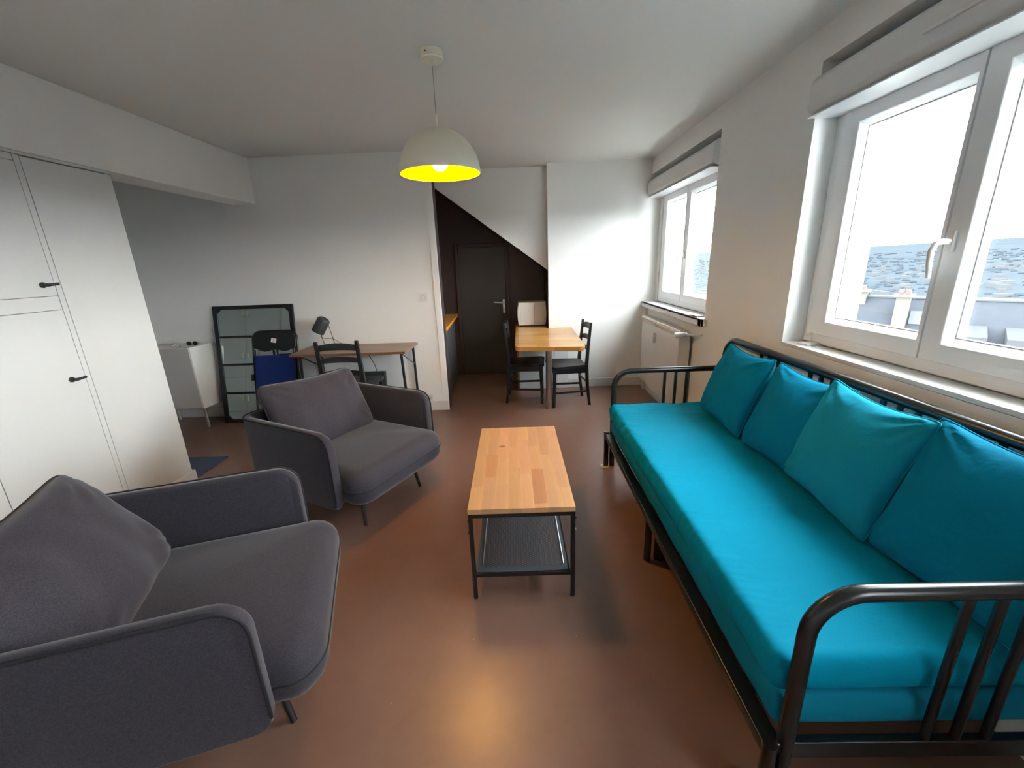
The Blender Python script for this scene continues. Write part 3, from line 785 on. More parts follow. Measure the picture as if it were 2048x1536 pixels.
# ------------------------------------------------------------------ armchairs (local: +x forward, origin on floor between the front feet)
def make_armchair(loc_, rz, label, pl):
    root = empty('armchair', loc_, rz, label, 'armchair')
    # U-shaped padded shell: right arm, back, left arm
    hy, fx, bx = .425, .012, -.765; R = .10; T = .050; zt_, zb = .635, .185
    path = []
    nA = 22
    xs = [fx - (fx - bx - R) * (i / nA) ** 1.6 for i in range(nA + 1)]
    for x in xs: path.append((x, -hy, 0, -1, fx - x))
    for k in range(1, 9):
        a = radians(270 - 90 * k / 8); path.append((bx + R + R * cos(a), -hy + R + R * sin(a), cos(a), sin(a), 9))
    for k in range(1, 8): path.append((bx, -hy + R + (2 * hy - 2 * R) * k / 7, -1, 0, 9))
    for k in range(1, 9):
        a = radians(180 - 90 * k / 8); path.append((bx + R + R * cos(a), hy - R + R * sin(a), cos(a), sin(a), 9))
    for x in reversed(xs[:-1]): path.append((x, hy, 0, 1, fx - x))
    rt, rb = .085, .05
    mb = MB(); pipe = []
    for (x, y, nx_, ny_, d) in path:
        ztop = zt_ - (rt - sqrt(max(0, rt * rt - (rt - d) ** 2)) if d < rt else 0)
        zbot = zb + (rb - sqrt(max(0, rb * rb - (rb - d) ** 2)) if d < rb else 0)
        if d > .25 and d < 8: ztop -= 0.0
        o = Vector((x, y)); i_ = o - Vector((nx_, ny_)) * T
        c = .014
        mb.v += [(o.x, o.y, zbot + c), (o.x, o.y, ztop - c), ((o.x * .75 + i_.x * .25), (o.y * .75 + i_.y * .25), ztop), ((o.x * .25 + i_.x * .75), (o.y * .25 + i_.y * .75), ztop), (i_.x, i_.y, ztop - c), (i_.x, i_.y, zbot + c), ((o.x + i_.x) / 2, (o.y + i_.y) / 2, zbot)]
        pipe.append((x + nx_ * .0, y + ny_ * .0, ztop - c * .25, zbot + c))
    n = len(path); m7 = 7
    for i in range(n - 1):
        for k in range(m7): mb.f.append((i * m7 + k, i * m7 + (k + 1) % m7, (i + 1) * m7 + (k + 1) % m7, (i + 1) * m7 + k))
    mb.f.append(tuple(range(m7))); mb.f.append(tuple((n - 1) * m7 + k for k in reversed(range(m7))))
    shell = mb.build('shell', M_SOFA, root, smooth=180, bevel=0)
    shell.modifiers.new('bev', 'BEVEL').width = .012
    shell.modifiers['bev'].segments = 3; shell.modifiers['bev'].limit_method = 'ANGLE'; shell.modifiers['bev'].angle_limit = radians(50)
    pts = [(p[0] + .001, p[1], p[3]) for p in pipe[:1]] + [(p[0], p[1], p[2]) for p in pipe] + [(p[0] + .001, p[1], p[3]) for p in pipe[-1:]]
    MB().tube(pts, .0048, 6).build('piping', M_PIPE, shell, smooth=180)
    seat, ring = rounded_slab('seat_cushion', .43, .374, .19, .405, M_SOFA, root, rc=.12, edge_r=.088, crown=.018, loc=(-.278, 0))
    # keep the back part of the seat between the arms, the front swells past them
    me = seat.data
    def sq(co):
        q_ = max(0, min(1, (co[0] - .0) / .10)); s_ = 1 + .05 * q_ * q_ * (3 - 2 * q_)
        return s_
    for v in me.vertices:
        v.co.y *= sq(v.co)
    ring = [(p[0], p[1] * sq(p), p[2] + .0) for p in ring]
    MB().tube([(p[0], p[1], p[2]) for p in ring], .0035, 6, closed=True).build('piping', M_PIPE, seat, smooth=180)
    # underframe and legs
    MB().box(-.66, .06, -.30, .30, .165, .20).build('base_frame', M_BLACKM, root, bevel=.01)
    for sx, sy in ((0, -1), (0, 1), (-.60, -1), (-.60, 1)):
        d = 1 if sx == 0 else -1
        MB().tube([(sx - .03 * d, sy * .225, .175), (sx, sy * .245, .0)], [.0125, .011], 12).build('leg', M_BLACKM, root, smooth=60)
    # loose back cushion leaning on the back
    po, edge = pillow('back_cushion', pl['w'], pl['h'], .22, M_SOFA, root, seed=pl['seed'], n=34, pinch=.035, wr=.008, rnd_=.10, slump=pl.get('slump', .02))
    Mx = Matrix.Translation(pl['c']) @ Matrix.Rotation(radians(90 + pl['yaw']), 4, 'Z') @ Matrix.Rotation(radians(pl['lean']), 4, 'X') @ Matrix.Rotation(radians(pl['roll']), 4, 'Y')
    po.matrix_basis = Mx
    MB().tube(edge, .004, 6, closed=True).build('piping', M_PIPE, po, smooth=180)
    return root
make_armchair((-.88, 1.252, 0), radians(18.7), 'charcoal armchair with black piping, nearest of the two, in the lower left corner',
              dict(w=.72, h=.50, c=(-.575, -.02, .59), yaw=4, lean=-30, roll=0, seed=1))
make_armchair((-.83, 2.333, 0), radians(-26.6), 'charcoal armchair standing further back, in front of the desk, seat turned to the coffee table',
              dict(w=.70, h=.50, c=(-.53, -.02, .585), yaw=0, lean=-28, roll=3, seed=2))

# ------------------------------------------------------------------ daybed
bed = empty('daybed', (1.0, 1.77, 0), 0, 'black tubular metal daybed along the window wall with rounded arms and spindles', 'daybed')
B0, B1 = .775, 2.785; XF, XBk = .648, 1.375
Ib = inv(bed)
def arm(yy):
    r_ = .115; zt2 = .715
    p = [(XF, yy, 0.0), (XF, yy, .30), (XF, yy, zt2 - r_)]
    p += [(XF + r_ - r_ * cos(radians(a)), yy, zt2 - r_ + r_ * sin(radians(a))) for a in range(10, 91, 10)]
    p += [(1.0, yy, zt2), (XBk + .0, yy, zt2)]
    return MB().tube(p, .0195, 16).xf(Ib).build('arm_tube', M_BLACKM, bed, smooth=60)
for yy in (B1, B0):
    arm(yy)
    MB().box(XF, XBk, yy - .011, yy + .011, .208, .263).xf(Ib).build('cross_rail', M_BLACKM, bed, bevel=.003)
    for x in ((.995, 1.070, 1.145)):
        MB().cyl((x, yy, .25), (x, yy, .705), .0105, 10).xf(Ib).build('spindle', M_BLACKM, bed, smooth=60)
    MB().cyl((1.375, yy - (.02 if yy > 2 else -.02), 0), (1.375, yy - (.02 if yy > 2 else -.02), .30), .0195, 14).xf(Ib).build('leg', M_BLACKM, bed, smooth=60)
r_ = .13; zb_ = .925
p = [(1.385, B1 - .02, .24), (1.385, B1 - .02, zb_ - r_)]
p += [(1.385, B1 - .02 - r_ + r_ * cos(radians(a)), zb_ - r_ + r_ * sin(radians(a))) for a in range(10, 91, 10)]
p += [(1.385, B0 + .02 + r_ - r_ * cos(radians(a)), zb_ - r_ + r_ * sin(radians(a))) for a in range(90, -1, -10)]
p += [(1.385, B0 + .02, .24)]
MB().tube(p, .0205, 16).xf(Ib).build('back_tube', M_BLACKM, bed, smooth=60)
for y in (2.352, 2.273, 2.190, 1.9375, 1.865, 1.792, 1.525, 1.453, 1.382, 1.118, 1.045, .972):
    MB().cyl((1.385, y, .25), (1.385, y, zb_ - .01), .0105, 10).xf(Ib).build('spindle', M_BLACKM, bed, smooth=60)
MB().box(1.36, 1.40, B0, B1 - .02, .225, .262).xf(Ib).build('back_rail', M_BLACKM, bed, bevel=.004)
# front rail with its corner posts (pull-out section)
MB().bar((.614, B0 - .01, .238), (.614, B1 - .02, .244), .052, .036).xf(Ib).build('front_rail', M_BLACKM, bed, bevel=.006)
for y, zt3 in ((2.775, .272), (1.764, .23), (.765, .262)):
    MB().cyl((.604, y, .006), (.604, y, zt3), .0175, 16).xf(Ib).build('leg', M_BLACKM, bed, smooth=60)
MB().cyl((.655, 1.772, .004), (.655, 1.772, .23), .0175, 16).xf(Ib).build('leg', M_BLACKM, bed, smooth=60)
MB().box(.66, .69, 1.75, 1.79, .005, .20).box(.60, 1.36, 1.752, 1.782, .19, .215).xf(Ib).build('centre_support', M_BLACKM, bed)
for y in (2.65, 2.4, 2.1, 1.5, 1.2, .95):
    MB().box(.60, 1.37, y - .03, y + .03, .222, .230).xf(Ib).build('bed_slat', M_BLACKM, bed)
fp_ = MB().lathe([(0, 0), (.030, 0), (.034, .003), (.030, .006), (0, .006)], n=18).xf(Ib @ Matrix.Translation((.598, 2.77, 0))).build('felt_pad', M_FELT, bed, smooth=50)
fp_['label'] = 'cream felt pad under the far front leg'

def mattress(name, x0, x1, y0, y1, z0, z1, m, label, r=.03, wr=.004, seed=0, bulge=.0, top_wr=.003):
    nx, ny, nz = 46, 260, 6
    mb = MB()
    def soft(x, y, z):
        # rounded-box: pull to rounded edges
        hx, hy, hz = (x1 - x0) / 2, (y1 - y0) / 2, (z1 - z0) / 2
        cx, cy, cz = (x0 + x1) / 2, (y0 + y1) / 2, (z0 + z1) / 2
        q = Vector((x - cx, y - cy, z - cz))
        R = r * (1.6 if False else 1)
        inn = Vector((max(-hx + R, min(hx - R, q.x)), max(-hy + R, min(hy - R, q.y)), max(-hz + R, min(hz - R, q.z))))
        d = q - inn
        if d.length > 1e-9: q = inn + d.normalized() * R if d.length >= R * .999 or True else q
        nrm = d.normalized() if d.length > 1e-9 else Vector((0, 0, 1))
        px, py = q.x + cx, q.y + cy
        ef = max(0, 1 - (px - x0) / .16)
        w_ = noise.noise(Vector((px * 4 + seed, py * 11, z * 8))) * wr * (.35 + ef)
        w_ += abs(noise.noise(Vector((px * 3, py * 30 + px * 8, seed)))) * top_wr * ef ** .8 * (.35 + .65 * min(1, max(0, (py - 1.0) / .7))) * (1 if z > cz else .3)
        far = max(0, (py - 2.1) / .7)
        w_ += noise.noise(Vector((px * 5 + py * 3, py * 26, seed + 5))) * top_wr * far * 1.2
        if abs(nrm.z) < .5: w_ += bulge * sin(pi * (z - z0) / (z1 - z0))
        q += nrm * w_
        return (q.x + cx, q.y + cy, q.z + cz)
    L3 = lambda a, b, t: a + (b - a) * t
    def es(t):  # denser sampling near the ends
        return .5 - .5 * cos(pi * t) * (1 - .0) if True else t
    mb.grid(lambda u, v: soft(L3(x0, x1, es(u)), L3(y0, y1, .3 * es(v) + .7 * v), z1), nx, ny)
    mb.grid(lambda u, v: soft(L3(x1, x0, es(u)), L3(y0, y1, .3 * es(v) + .7 * v), z0), nx, ny)
    for xx in (x0, x1):
        mb.grid(lambda u, v, xx=xx: soft(xx, L3(y0, y1, .3 * es(u) + .7 * u), L3(z0, z1, es(v))), ny, nz)
    for yy in (y0, y1):
        mb.grid(lambda u, v, yy=yy: soft(L3(x0, x1, es(u)), yy, L3(z0, z1, es(v))), nx, nz)
    o = mb.build(name, m, smooth=180, merge=True)
    return tag(o, label, 'mattress')
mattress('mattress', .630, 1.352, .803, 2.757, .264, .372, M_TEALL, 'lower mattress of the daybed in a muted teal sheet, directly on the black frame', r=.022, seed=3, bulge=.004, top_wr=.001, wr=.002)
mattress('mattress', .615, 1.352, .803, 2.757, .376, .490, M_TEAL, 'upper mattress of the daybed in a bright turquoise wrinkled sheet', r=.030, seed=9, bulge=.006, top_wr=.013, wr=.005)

def cushion(c, yaw, lean, roll, w, h, m, label, seed, thk=.16):
    o, edge = pillow('cushion', w, h, thk, m, None, seed=seed, n=44, pinch=.085, wr=.0075, slump=.015)
    o.matrix_basis = Matrix.Translation(c) @ Matrix.Rotation(radians(-90 + yaw), 4, 'Z') @ Matrix.Rotation(radians(lean), 4, 'X') @ Matrix.Rotation(radians(roll), 4, 'Y')
    MB().tube(edge, .003, 6, closed=True).build('piping', M_CUSH if m is M_CUSH else M_CUSHL, o, smooth=180)
    tag(o, label, 'cushion', 'teal cushions along the back of the daybed')
    return o
cushion((1.245, 2.345, .715), -2, -19, 0, .53, .47, M_CUSH, 'teal cushion at the far end of the daybed, nearest the radiator', 1)
cushion((1.255, 1.825, .710), 4, -19, 1, .49, .47, M_CUSH, 'darker teal cushion second from the far end of the daybed, partly behind the lighter one', 2)
cushion((1.232, 1.458, .722), -3, -18, 1.0, .51, .48, M_CUSHL, 'lighter teal cushion overlapping its neighbour, third from the far end of the daybed', 3)
cushion((1.252, .975, .718), 3, -18, 1, .54, .49, M_CUSH, 'large teal cushion at the near end of the daybed, cut by the right frame edge', 4)

# ------------------------------------------------------------------ pendant lamp
pl = empty('pendant_lamp', (-.383, 2.36, 1.912), 0, 'cream dome pendant lamp with a bright yellow inside, lit, hanging from the ceiling', 'lamp')
Rd = .207
out = [(Rd * cos(radians(a)), Rd * 1.0 * sin(radians(a))) for a in range(0, 88, 4)] + [(.006, .207)]
MB().lathe(out + [(r2 - .002 if r2 > .01 else .004, z2 - .002) for r2, z2 in reversed(out)], n=64, closed=True).build('shade', M_CREAM, pl, smooth=60)
inn = [(max(.003, (Rd - .004) * cos(radians(a))), (Rd - .004) * sin(radians(a))) for a in range(0, 90, 4)]
MB().lathe(inn + [(max(.003, r2 - .0015), z2 - .0015) for r2, z2 in reversed(inn)], n=64, closed=True).build('shade_lining', M_YEL, pl, smooth=60)
MB().cyl((0, 0, .205), (0, 0, .268), .0068, 14).build('stem', M_CREAM, pl, smooth=60)
MB().cyl((0, 0, .266), (0, 0, ZC - 1.912 - .035), .0018, 8).build('cord', mat('pale_cord', (.35, .34, .32), .5), pl, smooth=60)
cz = ZC - 1.912
cn = MB().lathe([(0, -.036), (.052, -.036), (.055, -.033), (.055, 0), (0, 0)], (0, 0, cz), n=40).build('canopy', M_CREAM, pl, smooth=40)
MB().lathe([(0, -.060), (.004, -.060), (.007, -.046), (.008, -.036), (0, -.036)], (0, 0, cz), n=14).build('cord_grip', M_CREAM, pl, smooth=50)
MB().cyl((-.02, -.0545, cz - .018), (-.02, -.0565, cz - .018), .003, 8).build('set_screw', M_BLACK, cn)
MB().cyl((0, 0, .10), (0, 0, .19), .018, 16).build('lamp_holder', M_PLAST, pl, smooth=50)
bulb = MB().lathe([(.0001, .013)] + [(.044 * cos(radians(a)), .057 + .044 * sin(radians(a))) for a in range(-84, 60, 8)] + [(.016, .105)], n=32).build('bulb', M_BULB, pl, smooth=60)

# ------------------------------------------------------------------ desk
dk = empty('desk', (-1.55, 3.88, 0), 0, 'narrow brown desk with black tubular trestle legs against the back wall', 'desk')
Id = inv(dk)
MB().prism([(-2.095, 3.655), (-1.030, 3.640), (-1.020, 4.098), (-2.093, 4.112)], 2, .708, .730).xf(Id).build('desk_top', M_DESK, dk, bevel=.002)
MB().prism([(-2.090, 3.652), (-1.032, 3.638), (-1.032, 3.634), (-2.090, 3.648)], 2, .709, .729).xf(Id).build('front_edge', M_EDGEW, dk)
for xs_ in (-2.02, -1.085):
    sg = 1 if xs_ > -1.5 else -1
    MB().tube([(xs_, 3.70, .705), (xs_ + .02 * sg, 3.69, 0)], .0125, 12).xf(Id).build('leg', M_BLACKM, dk, smooth=60)
    MB().tube([(xs_ + .02, 4.06, .705), (xs_ + .02 + .0 * sg, 4.075, 0)], .0125, 12).xf(Id).build('leg', M_BLACKM, dk, smooth=60)
    MB().tube([(xs_ + .005, 3.72, .69), (xs_ + .02, 4.06, .52)], .006, 8).xf(Id).build('brace', M_BLACKM, dk, smooth=60)
    MB().tube([(xs_ + .01, 3.70, .698), (xs_ + .02, 4.06, .698)], .009, 8).xf(Id).build('top_bar', M_BLACKM, dk, smooth=60)

# desk lamp
lamp = empty('desk_lamp', (-1.83, 3.93, .73), 0, 'small black lamp with cylinder head on a thin wire stand, on the desk', 'lamp')
Il = inv(lamp)
hd = MB().lathe([(.0, .062), (.030, .062), (.043, .052), (.047, .040), (.047, -.062), (.043, -.062), (.040, .035), (0, .045)], n=28)
hc = Vector((-1.878, 3.915, .955))
dirv = Vector((.50, .10, .80)).normalized()
hd.xf(Il @ Matrix.Translation(hc) @ Matrix.Scale(1.22, 4) @ dirv.to_track_quat('Z', 'Y').to_matrix().to_4x4())
hd.build('head', mat('matt_black_shade', (.022, .024, .027), .5), lamp, smooth=50)
MB().tube([(-1.875, 3.93, .735), (-1.895, 3.93, .83), (-1.905, 3.93, .93), (-1.87, 3.93, 1.015), (-1.842, 3.93, 1.025), (-1.825, 3.93, 1.005), (-1.775, 3.93, .735)], .003, 8).xf(Il).build('wire_stand', M_BLACKM, lamp, smooth=180)
ring = [(-1.825 + .055 * cos(a * pi / 12), 3.93 + .05 * sin(a * pi / 12), .734) for a in range(24)]
MB().tube(ring, .003, 8, closed=True).xf(Il).build('base_ring', M_BLACKM, lamp, smooth=180)
MB().tube([(-1.845, 3.925, .985), (-1.848, 3.92, .92), (-1.895, 3.915, .865), (-1.895, 3.915, .84), (-1.86, 3.92, .825), (-1.80, 3.93, .825), (-1.75, 3.94, .79), (-1.69, 3.95, .748), (-1.64, 3.95, .742)], .0022, 8).xf(Il).build('cable', M_BLACK, lamp, smooth=180)
ad = MB().box(-1.655, -1.585, 3.925, 3.965, .7305, .752).build('power_adapter', M_BLACK, bevel=.006, seg=3)
tag(ad, 'small black power adapter lying on the desk beside the lamp', 'adapter')

# black case under the desk
bc = empty('flat_case', (-1.515, 3.95, 0), 0, 'black flat screen standing on the floor under the desk, leaning to the wall', 'screen')
mcase = mat('charcoal_case', (.028, .032, .036), .35)
Mc = Matrix.Rotation(radians(-8), 4, 'X')
MB().box(-.21, .155, -.02, .02, .125, .462).xf(Mc).build('panel', mcase, bc, bevel=.004)
MB().box(-.215, .160, -.012, .026, .120, .468).xf(Mc).build('bezel', M_BLACK, bc, bevel=.004)
MB().box(-.16, .11, -.10, .10, .0, .014).build('stand_base', M_BLACK, bc, bevel=.004)
MB().box(-.05, .00, -.02, .03, .012, .20).build('stand_neck', M_BLACK, bc, bevel=.003)
cb = MB().tube([(-1.545, 4.05, .70), (-1.50, 4.03, .62), (-1.45, 4.00, .54), (-1.42, 3.965, .47)], .003, 8).build('black_cable', M_BLACK, smooth=180)
tag(cb, 'thin black cable hanging from the desk to the screen below', 'cable')

# ------------------------------------------------------------------ mirror leaning on the wall
mi = empty('wall_mirror', (-2.61, 3.895, 0), 0, 'tall black-framed mirror of four panes leaning against the back wall', 'mirror')
MW, MH = .80, 1.168
lean = math.asin((4.085 - 3.895) / MH)
Mm = Matrix.Rotation(-lean, 4, 'X') @ Matrix.Shear('XZ', 4, (0.0, 0.0)) if False else Matrix.Rotation(-lean, 4, 'X')
fw_ = .042
MB().box(-MW / 2, -MW / 2 + fw_, 0, .022, 0, MH).box(MW / 2 - fw_, MW / 2, 0, .022, 0, MH).box(-MW / 2 + fw_, MW / 2 - fw_, 0, .022, MH - .036, MH).box(-MW / 2 + fw_, MW / 2 - fw_, 0, .022, 0, .040).xf(Mm).build('frame', M_BLACK, mi, bevel=.002)
zsplit = [.040, .305, .590, .865, MH - .036]
for k in range(4):
    z0, z1 = zsplit[k] + (.010 if k else 0), zsplit[k + 1] - (.010 if k < 3 else 0)
    MB().box(-MW / 2 + fw_, MW / 2 - fw_, .008, .013, z0 - .008, z1 + .008).xf(Mm).build('mirror_pane', M_MIRROR, mi)
    if k: MB().box(-MW / 2 + fw_, MW / 2 - fw_, .001, .018, zsplit[k] - .011, zsplit[k] + .011).xf(Mm).build('glazing_bar', M_BLACK, mi, bevel=.001)
for sx in (-1, 1):
    for zc, sz in ((.040, 1), (MH - .036, -1)):
        x = sx * (MW / 2 - fw_)
        MB().prism([(x, zc), (x - sx * .038, zc), (x, zc + sz * .038)], 1, .001, .018).xf(Mm).build('corner_brace', M_BLACK, mi)

# folding chair leaning on the mirror
fc = empty('folding_chair', (-2.325, 3.70, 0), radians(2), 'folded black metal chair with blue padded seat, leaning on the mirror', 'chair')
Mf = Matrix.Rotation(radians(-13), 4, 'X')
fc.scale = (1.10, 1, 1.01)
p = [(-.190, 0, .0), (-.190, 0, .74)] + [(-.190 + .07 - .07 * cos(radians(a)), 0, .86 + .07 * sin(radians(a)) - .0) for a in range(0, 91, 15)] + [(.19 - .07 + .07 * sin(radians(a)), 0, .86 + .07 * cos(radians(a))) for a in range(0, 91, 15)] + [(.190, 0, .74), (.190, 0, 0)]
MB().tube(p, .010, 10).xf(Mf).build('back_frame', M_BLACKM, fc, smooth=60)
bk = []
for i in range(13):
    t_ = i / 12; bk.append((-.182 + .364 * t_, .762 + .012 * cos(t_ * 4 * pi) - .016 * sin(pi * t_)))
top_ = arc(.182 - .07, .858, .07, 0, 90, 6) + arc(-.182 + .07, .858, .07, 90, 180, 6)
MB().prism(bk + top_, 1, -.014, .006).xf(Mf).build('backrest', M_BLACK, fc, bevel=.004)
st = MB().box(-.022, .022, -.0165, -.0145, .822, .862).xf(Mf @ Matrix.Translation((-.005, 0, .84)) @ Matrix.Rotation(radians(12), 4, 'Y') @ Matrix.Translation((0, 0, -.84)))
st.build('sticker', M_PLAST, fc)
MB().box(-.010, .010, -.0172, -.0165, .832, .852).xf(Mf @ Matrix.Translation((-.005, 0, .84)) @ Matrix.Rotation(radians(12), 4, 'Y') @ Matrix.Translation((0, 0, -.84))).build('sticker_print', M_PLASTD, fc)
MB().box(-.168, .172, -.050, -.018, .30, .705).xf(Mf).build('seat', M_BLUEF, fc, bevel=.014, seg=4)
for sx in (-1, 1):
    MB().tube([(sx * .162, -.012, .76), (sx * .165, -.030, .40), (sx * .175, -.045, .02)], .009, 10).xf(Mf).build('leg', M_BLACKM, fc, smooth=60)
    MB().box(sx * .205 - .008, sx * .205 + .008, -.03, .01, .47, .53).xf(Mf).build('hinge', M_BLACK, fc, bevel=.003)
MB().cyl((-.175, -.045, .06), (.175, -.045, .06), .008, 10).xf(Mf).build('cross_bar', M_BLACKM, fc, smooth=60)

# ------------------------------------------------------------------ alcove: white cabinet, leaning rods, rug
wc = empty('white_cabinet', (-3.30, 3.90, 0), 0, 'white box cabinet on slim metal legs in the alcove behind the wardrobe', 'cabinet')
Iw = inv(wc)
MB().prism([(-3.62, 3.80), (-3.105, 3.80), (-3.085, 4.09), (-3.62, 4.09)], 2, .195, .80).xf(Iw).build('body', mat('cabinet_white', (.66, .65, .62), .3), wc, bevel=.003)
MB().box(-3.60, -3.112, 3.790, 3.799, .20, .795).xf(Iw).build('door', mat('cabinet_front_grey', (.50, .49, .48), .4), wc, bevel=.002)
for x, y in ((-3.115, 3.815), (-3.60, 3.815), (-3.10, 4.06), (-3.60, 4.06)):
    MB().cyl((x, y, 0), (x, y, .197), .014, 12).xf(Iw).build('leg', M_SATIN, wc, smooth=60)
ky = MB().tube([(-3.30 + .03 * cos(a * pi / 8) * (1 + .6 * (a % 16 > 8)), 3.90 + .022 * sin(a * pi / 8), .812 + .012 * sin(a * pi / 8)) for a in range(16)], .003, 6, closed=True).build('key_ring', M_SATIN, smooth=180)
tag(ky, 'small wire ring lying on the white cabinet', 'ring')
gl = empty('sunglasses', (-3.17, 3.93, .80), radians(10), 'dark folded glasses lying on the white cabinet', 'glasses')
for sx in (-1, 1):
    MB().lathe([(0, -.002), (.020, -.002), (.022, 0), (.020, .002), (0, .002)], n=16).xf(Matrix.Translation((sx * .027, 0, .020)) @ Matrix.Rotation(pi / 2, 4, 'X')).build('lens', M_BLACK, gl, smooth=50)
    MB().tube([(sx * .050, .0, .028), (sx * .045, .03, .010), (-sx * .03, .035, .006)], .002, 6).build('temple', M_BLACK, gl)
MB().cyl((-.008, 0, .028), (.008, 0, .028), .002, 6).build('bridge', M_BLACK, gl)
rod = MB().tube([(-3.072, 4.108, .93), (-2.94, 3.97, .008)], .007, 8).build('grey_rod', M_SATIN, smooth=60)
tag(rod, 'thin grey metal rod leaning in the corner between white cabinet and mirror', 'rod')
bd = MB().hexa([(-3.045, 3.99, .0), (-3.0, 4.00, .0), (-3.0, 4.012, .0), (-3.045, 4.002, .0)], [(-3.075, 4.095, .80), (-3.03, 4.10, .80), (-3.03, 4.112, .80), (-3.075, 4.107, .80)]).build('grey_board', mat('grey_board', (.30, .29, .27), .5))
tag(bd, 'narrow grey board leaning against the wall beside the mirror', 'board')
rug = MB()
rug.grid(lambda u, v: (-3.05 + .62 * u, 2.73 + .362 * v, .011 + .001 * noise.noise(Vector((u * 40, v * 30, 0)))), 40, 30)
rug.box(-3.05, -2.43, 2.73, 3.092, 0.0005, .0105)
tag(rug.build('small_rug', M_RUG), 'small dark blue rug on the floor beyond the corner of the wardrobe', 'rug')

# ------------------------------------------------------------------ switch and sockets
def plate(name, x, z, label, cat, sock):
    rt_ = empty(name, (x, YB, z), 0, label, cat)
    MB().box(-.0425, .0425, -.009, 0, -.0425, .0425).build('plate', M_PLAST, rt_, bevel=.003)
    MB().lathe([(0, 0), (.022, 0), (.024, -.002), (.026, 0), (.028, -.002)][:0] + [(.020, .0), (.026, .0), (.026, .003), (.020, .003)], n=28, closed=True).xf(Matrix.Translation((0, -.009, 0)) @ Matrix.Rotation(pi / 2, 4, 'X')).build('ring', M_PLASTD, rt_, smooth=50)
    MB().lathe([(0, 0), (.019, 0), (.019, .002), (0, .003)] if not sock else [(0, 0), (.019, 0), (.019, .001), (0, .001)], n=24).xf(Matrix.Translation((0, -.009, 0)) @ Matrix.Rotation(pi / 2, 4, 'X')).build('rocker' if not sock else 'well', M_PLAST if not sock else M_PLASTD, rt_, smooth=50)
    if sock:
        for dx in (-.0095, .0095): MB().cyl((dx, -.010, 0), (dx, -.0112, 0), .0025, 8).build('hole', M_BLACK, rt_)
plate('light_switch', -.928, 1.163, 'white square light switch on the wall left of the nook, above hip height', 'switch', False)
plate('wall_socket', -.958, .137, 'white square wall socket just above the baseboard behind the armchair', 'socket', True)

# ------------------------------------------------------------------ radiator
ra = empty('radiator', (1.38, 3.93, 0), 0, 'cream panel radiator under the far window', 'radiator')
Ir = inv(ra)
y0, y1 = 3.43, 4.50
MB().box(1.325, 1.337, y0, y1, .17, .845).xf(Ir).build('front_panel', M_RAD, ra, bevel=.004)
MB().box(1.395, 1.407, y0, y1, .17, .845).xf(Ir).build('rear_panel', M_RAD, ra, bevel=.004)
MB().tube([(1.331, y0, .853), (1.331, y1, .853)], .014, 12).xf(Ir).build('header_pipe', M_RAD, ra, smooth=60)
fins = MB()
k = y0 + .02
while k < y1 - .02:
    fins.box(1.318, 1.402, k, k + .010, .815, .868); k += .030
fo = fins.xf(Ir).build('top_fins', M_RAD, ra); fo['kind'] = 'stuff'
fl = MB(); k = y0 + .03
while k < y1 - .03:
    fl.prism([(1.337, .19), (1.337, .82), (1.395, .82), (1.395, .19)], 1, k, k + .004); k += .06
fl.xf(Ir).build('convector_fins', M_RAD, ra)['kind'] = 'stuff'
MB().box(1.322, 1.412, y0 - .004, y0 + .004, .17, .86).xf(Ir).build('side_cover', M_RAD, ra)
MB().box(1.407, XR, 3.7, 3.74, .3, .78).box(1.407, XR, 4.2, 4.24, .3, .78).xf(Ir).build('wall_bracket', M_RAD, ra)
MB().tube([(1.36, y0, .845), (1.36, y0 - .09, .850)], .016, 12).xf(Ir).build('valve_body', M_SATIN, ra, smooth=60)
MB().tube([(1.36, y0 - .05, .848), (1.31, y0 - .05, .846), (1.262, y0 - .05, .842)], [.013, .020, .022], 14).xf(Ir).build('valve_head', M_PLAST, ra, smooth=60)
MB().tube([(1.36, y0 - .08, .85), (1.37, y0 - .13, .855), (1.42, y0 - .15, .86), (XR, y0 - .155, .86)], .008, 10).xf(Ir).build('supply_pipe', M_RAD, ra, smooth=60)
MB().box(1.295, 1.325, 4.02, 4.055, .66, .76).xf(Ir).build('heat_meter', M_PLAST, ra, bevel=.006, seg=3)
vp = MB().cyl((1.41, 4.66, .0), (1.41, 4.66, .94), .010, 10).cyl((1.41, 4.70, .0), (1.41, 4.70, .94), .010, 10)
MB().cyl((1.41, 4.62, 0.001), (1.41, 4.62, .94), .010, 10).xf(Ir).build('riser_pipe', M_RAD, ra, smooth=60)
MB().cyl((1.41, 4.69, 0.001), (1.41, 4.69, .94), .010, 10).xf(Ir).build('riser_pipe', M_RAD, ra, smooth=60)
MB().cyl((1.385, y1, .82), (1.41, 4.62, .80), .008, 10).xf(Ir).build('return_pipe', M_RAD, ra, smooth=60)

for (nm, x, y, rz_, sz, lb) in (('white_booklet', 1.515, 2.165, 12, (.045, .030, .012), 'small white box lying on the sill of the near window, at its far end'),
                                ('white_clip', 1.44, 3.40, 5, (.03, .06, .010), 'small white box lying on the sill of the far window')):
    o = MB().box(-sz[0], sz[0], -sz[1], sz[1], 0, sz[2]).build(nm, M_PLAST, bevel=.002)
    o.location = (x, y, ZW + .0005); o.rotation_euler.z = radians(rz_); o.name = 'small_box'
    tag(o, lb, 'box')

# ------------------------------------------------------------------ outside: roofs below, town and hills
G = -16.0
def tdir(dx, dy, el, D): return Vector((dx * D, dy * D, 1.455 + el * D))
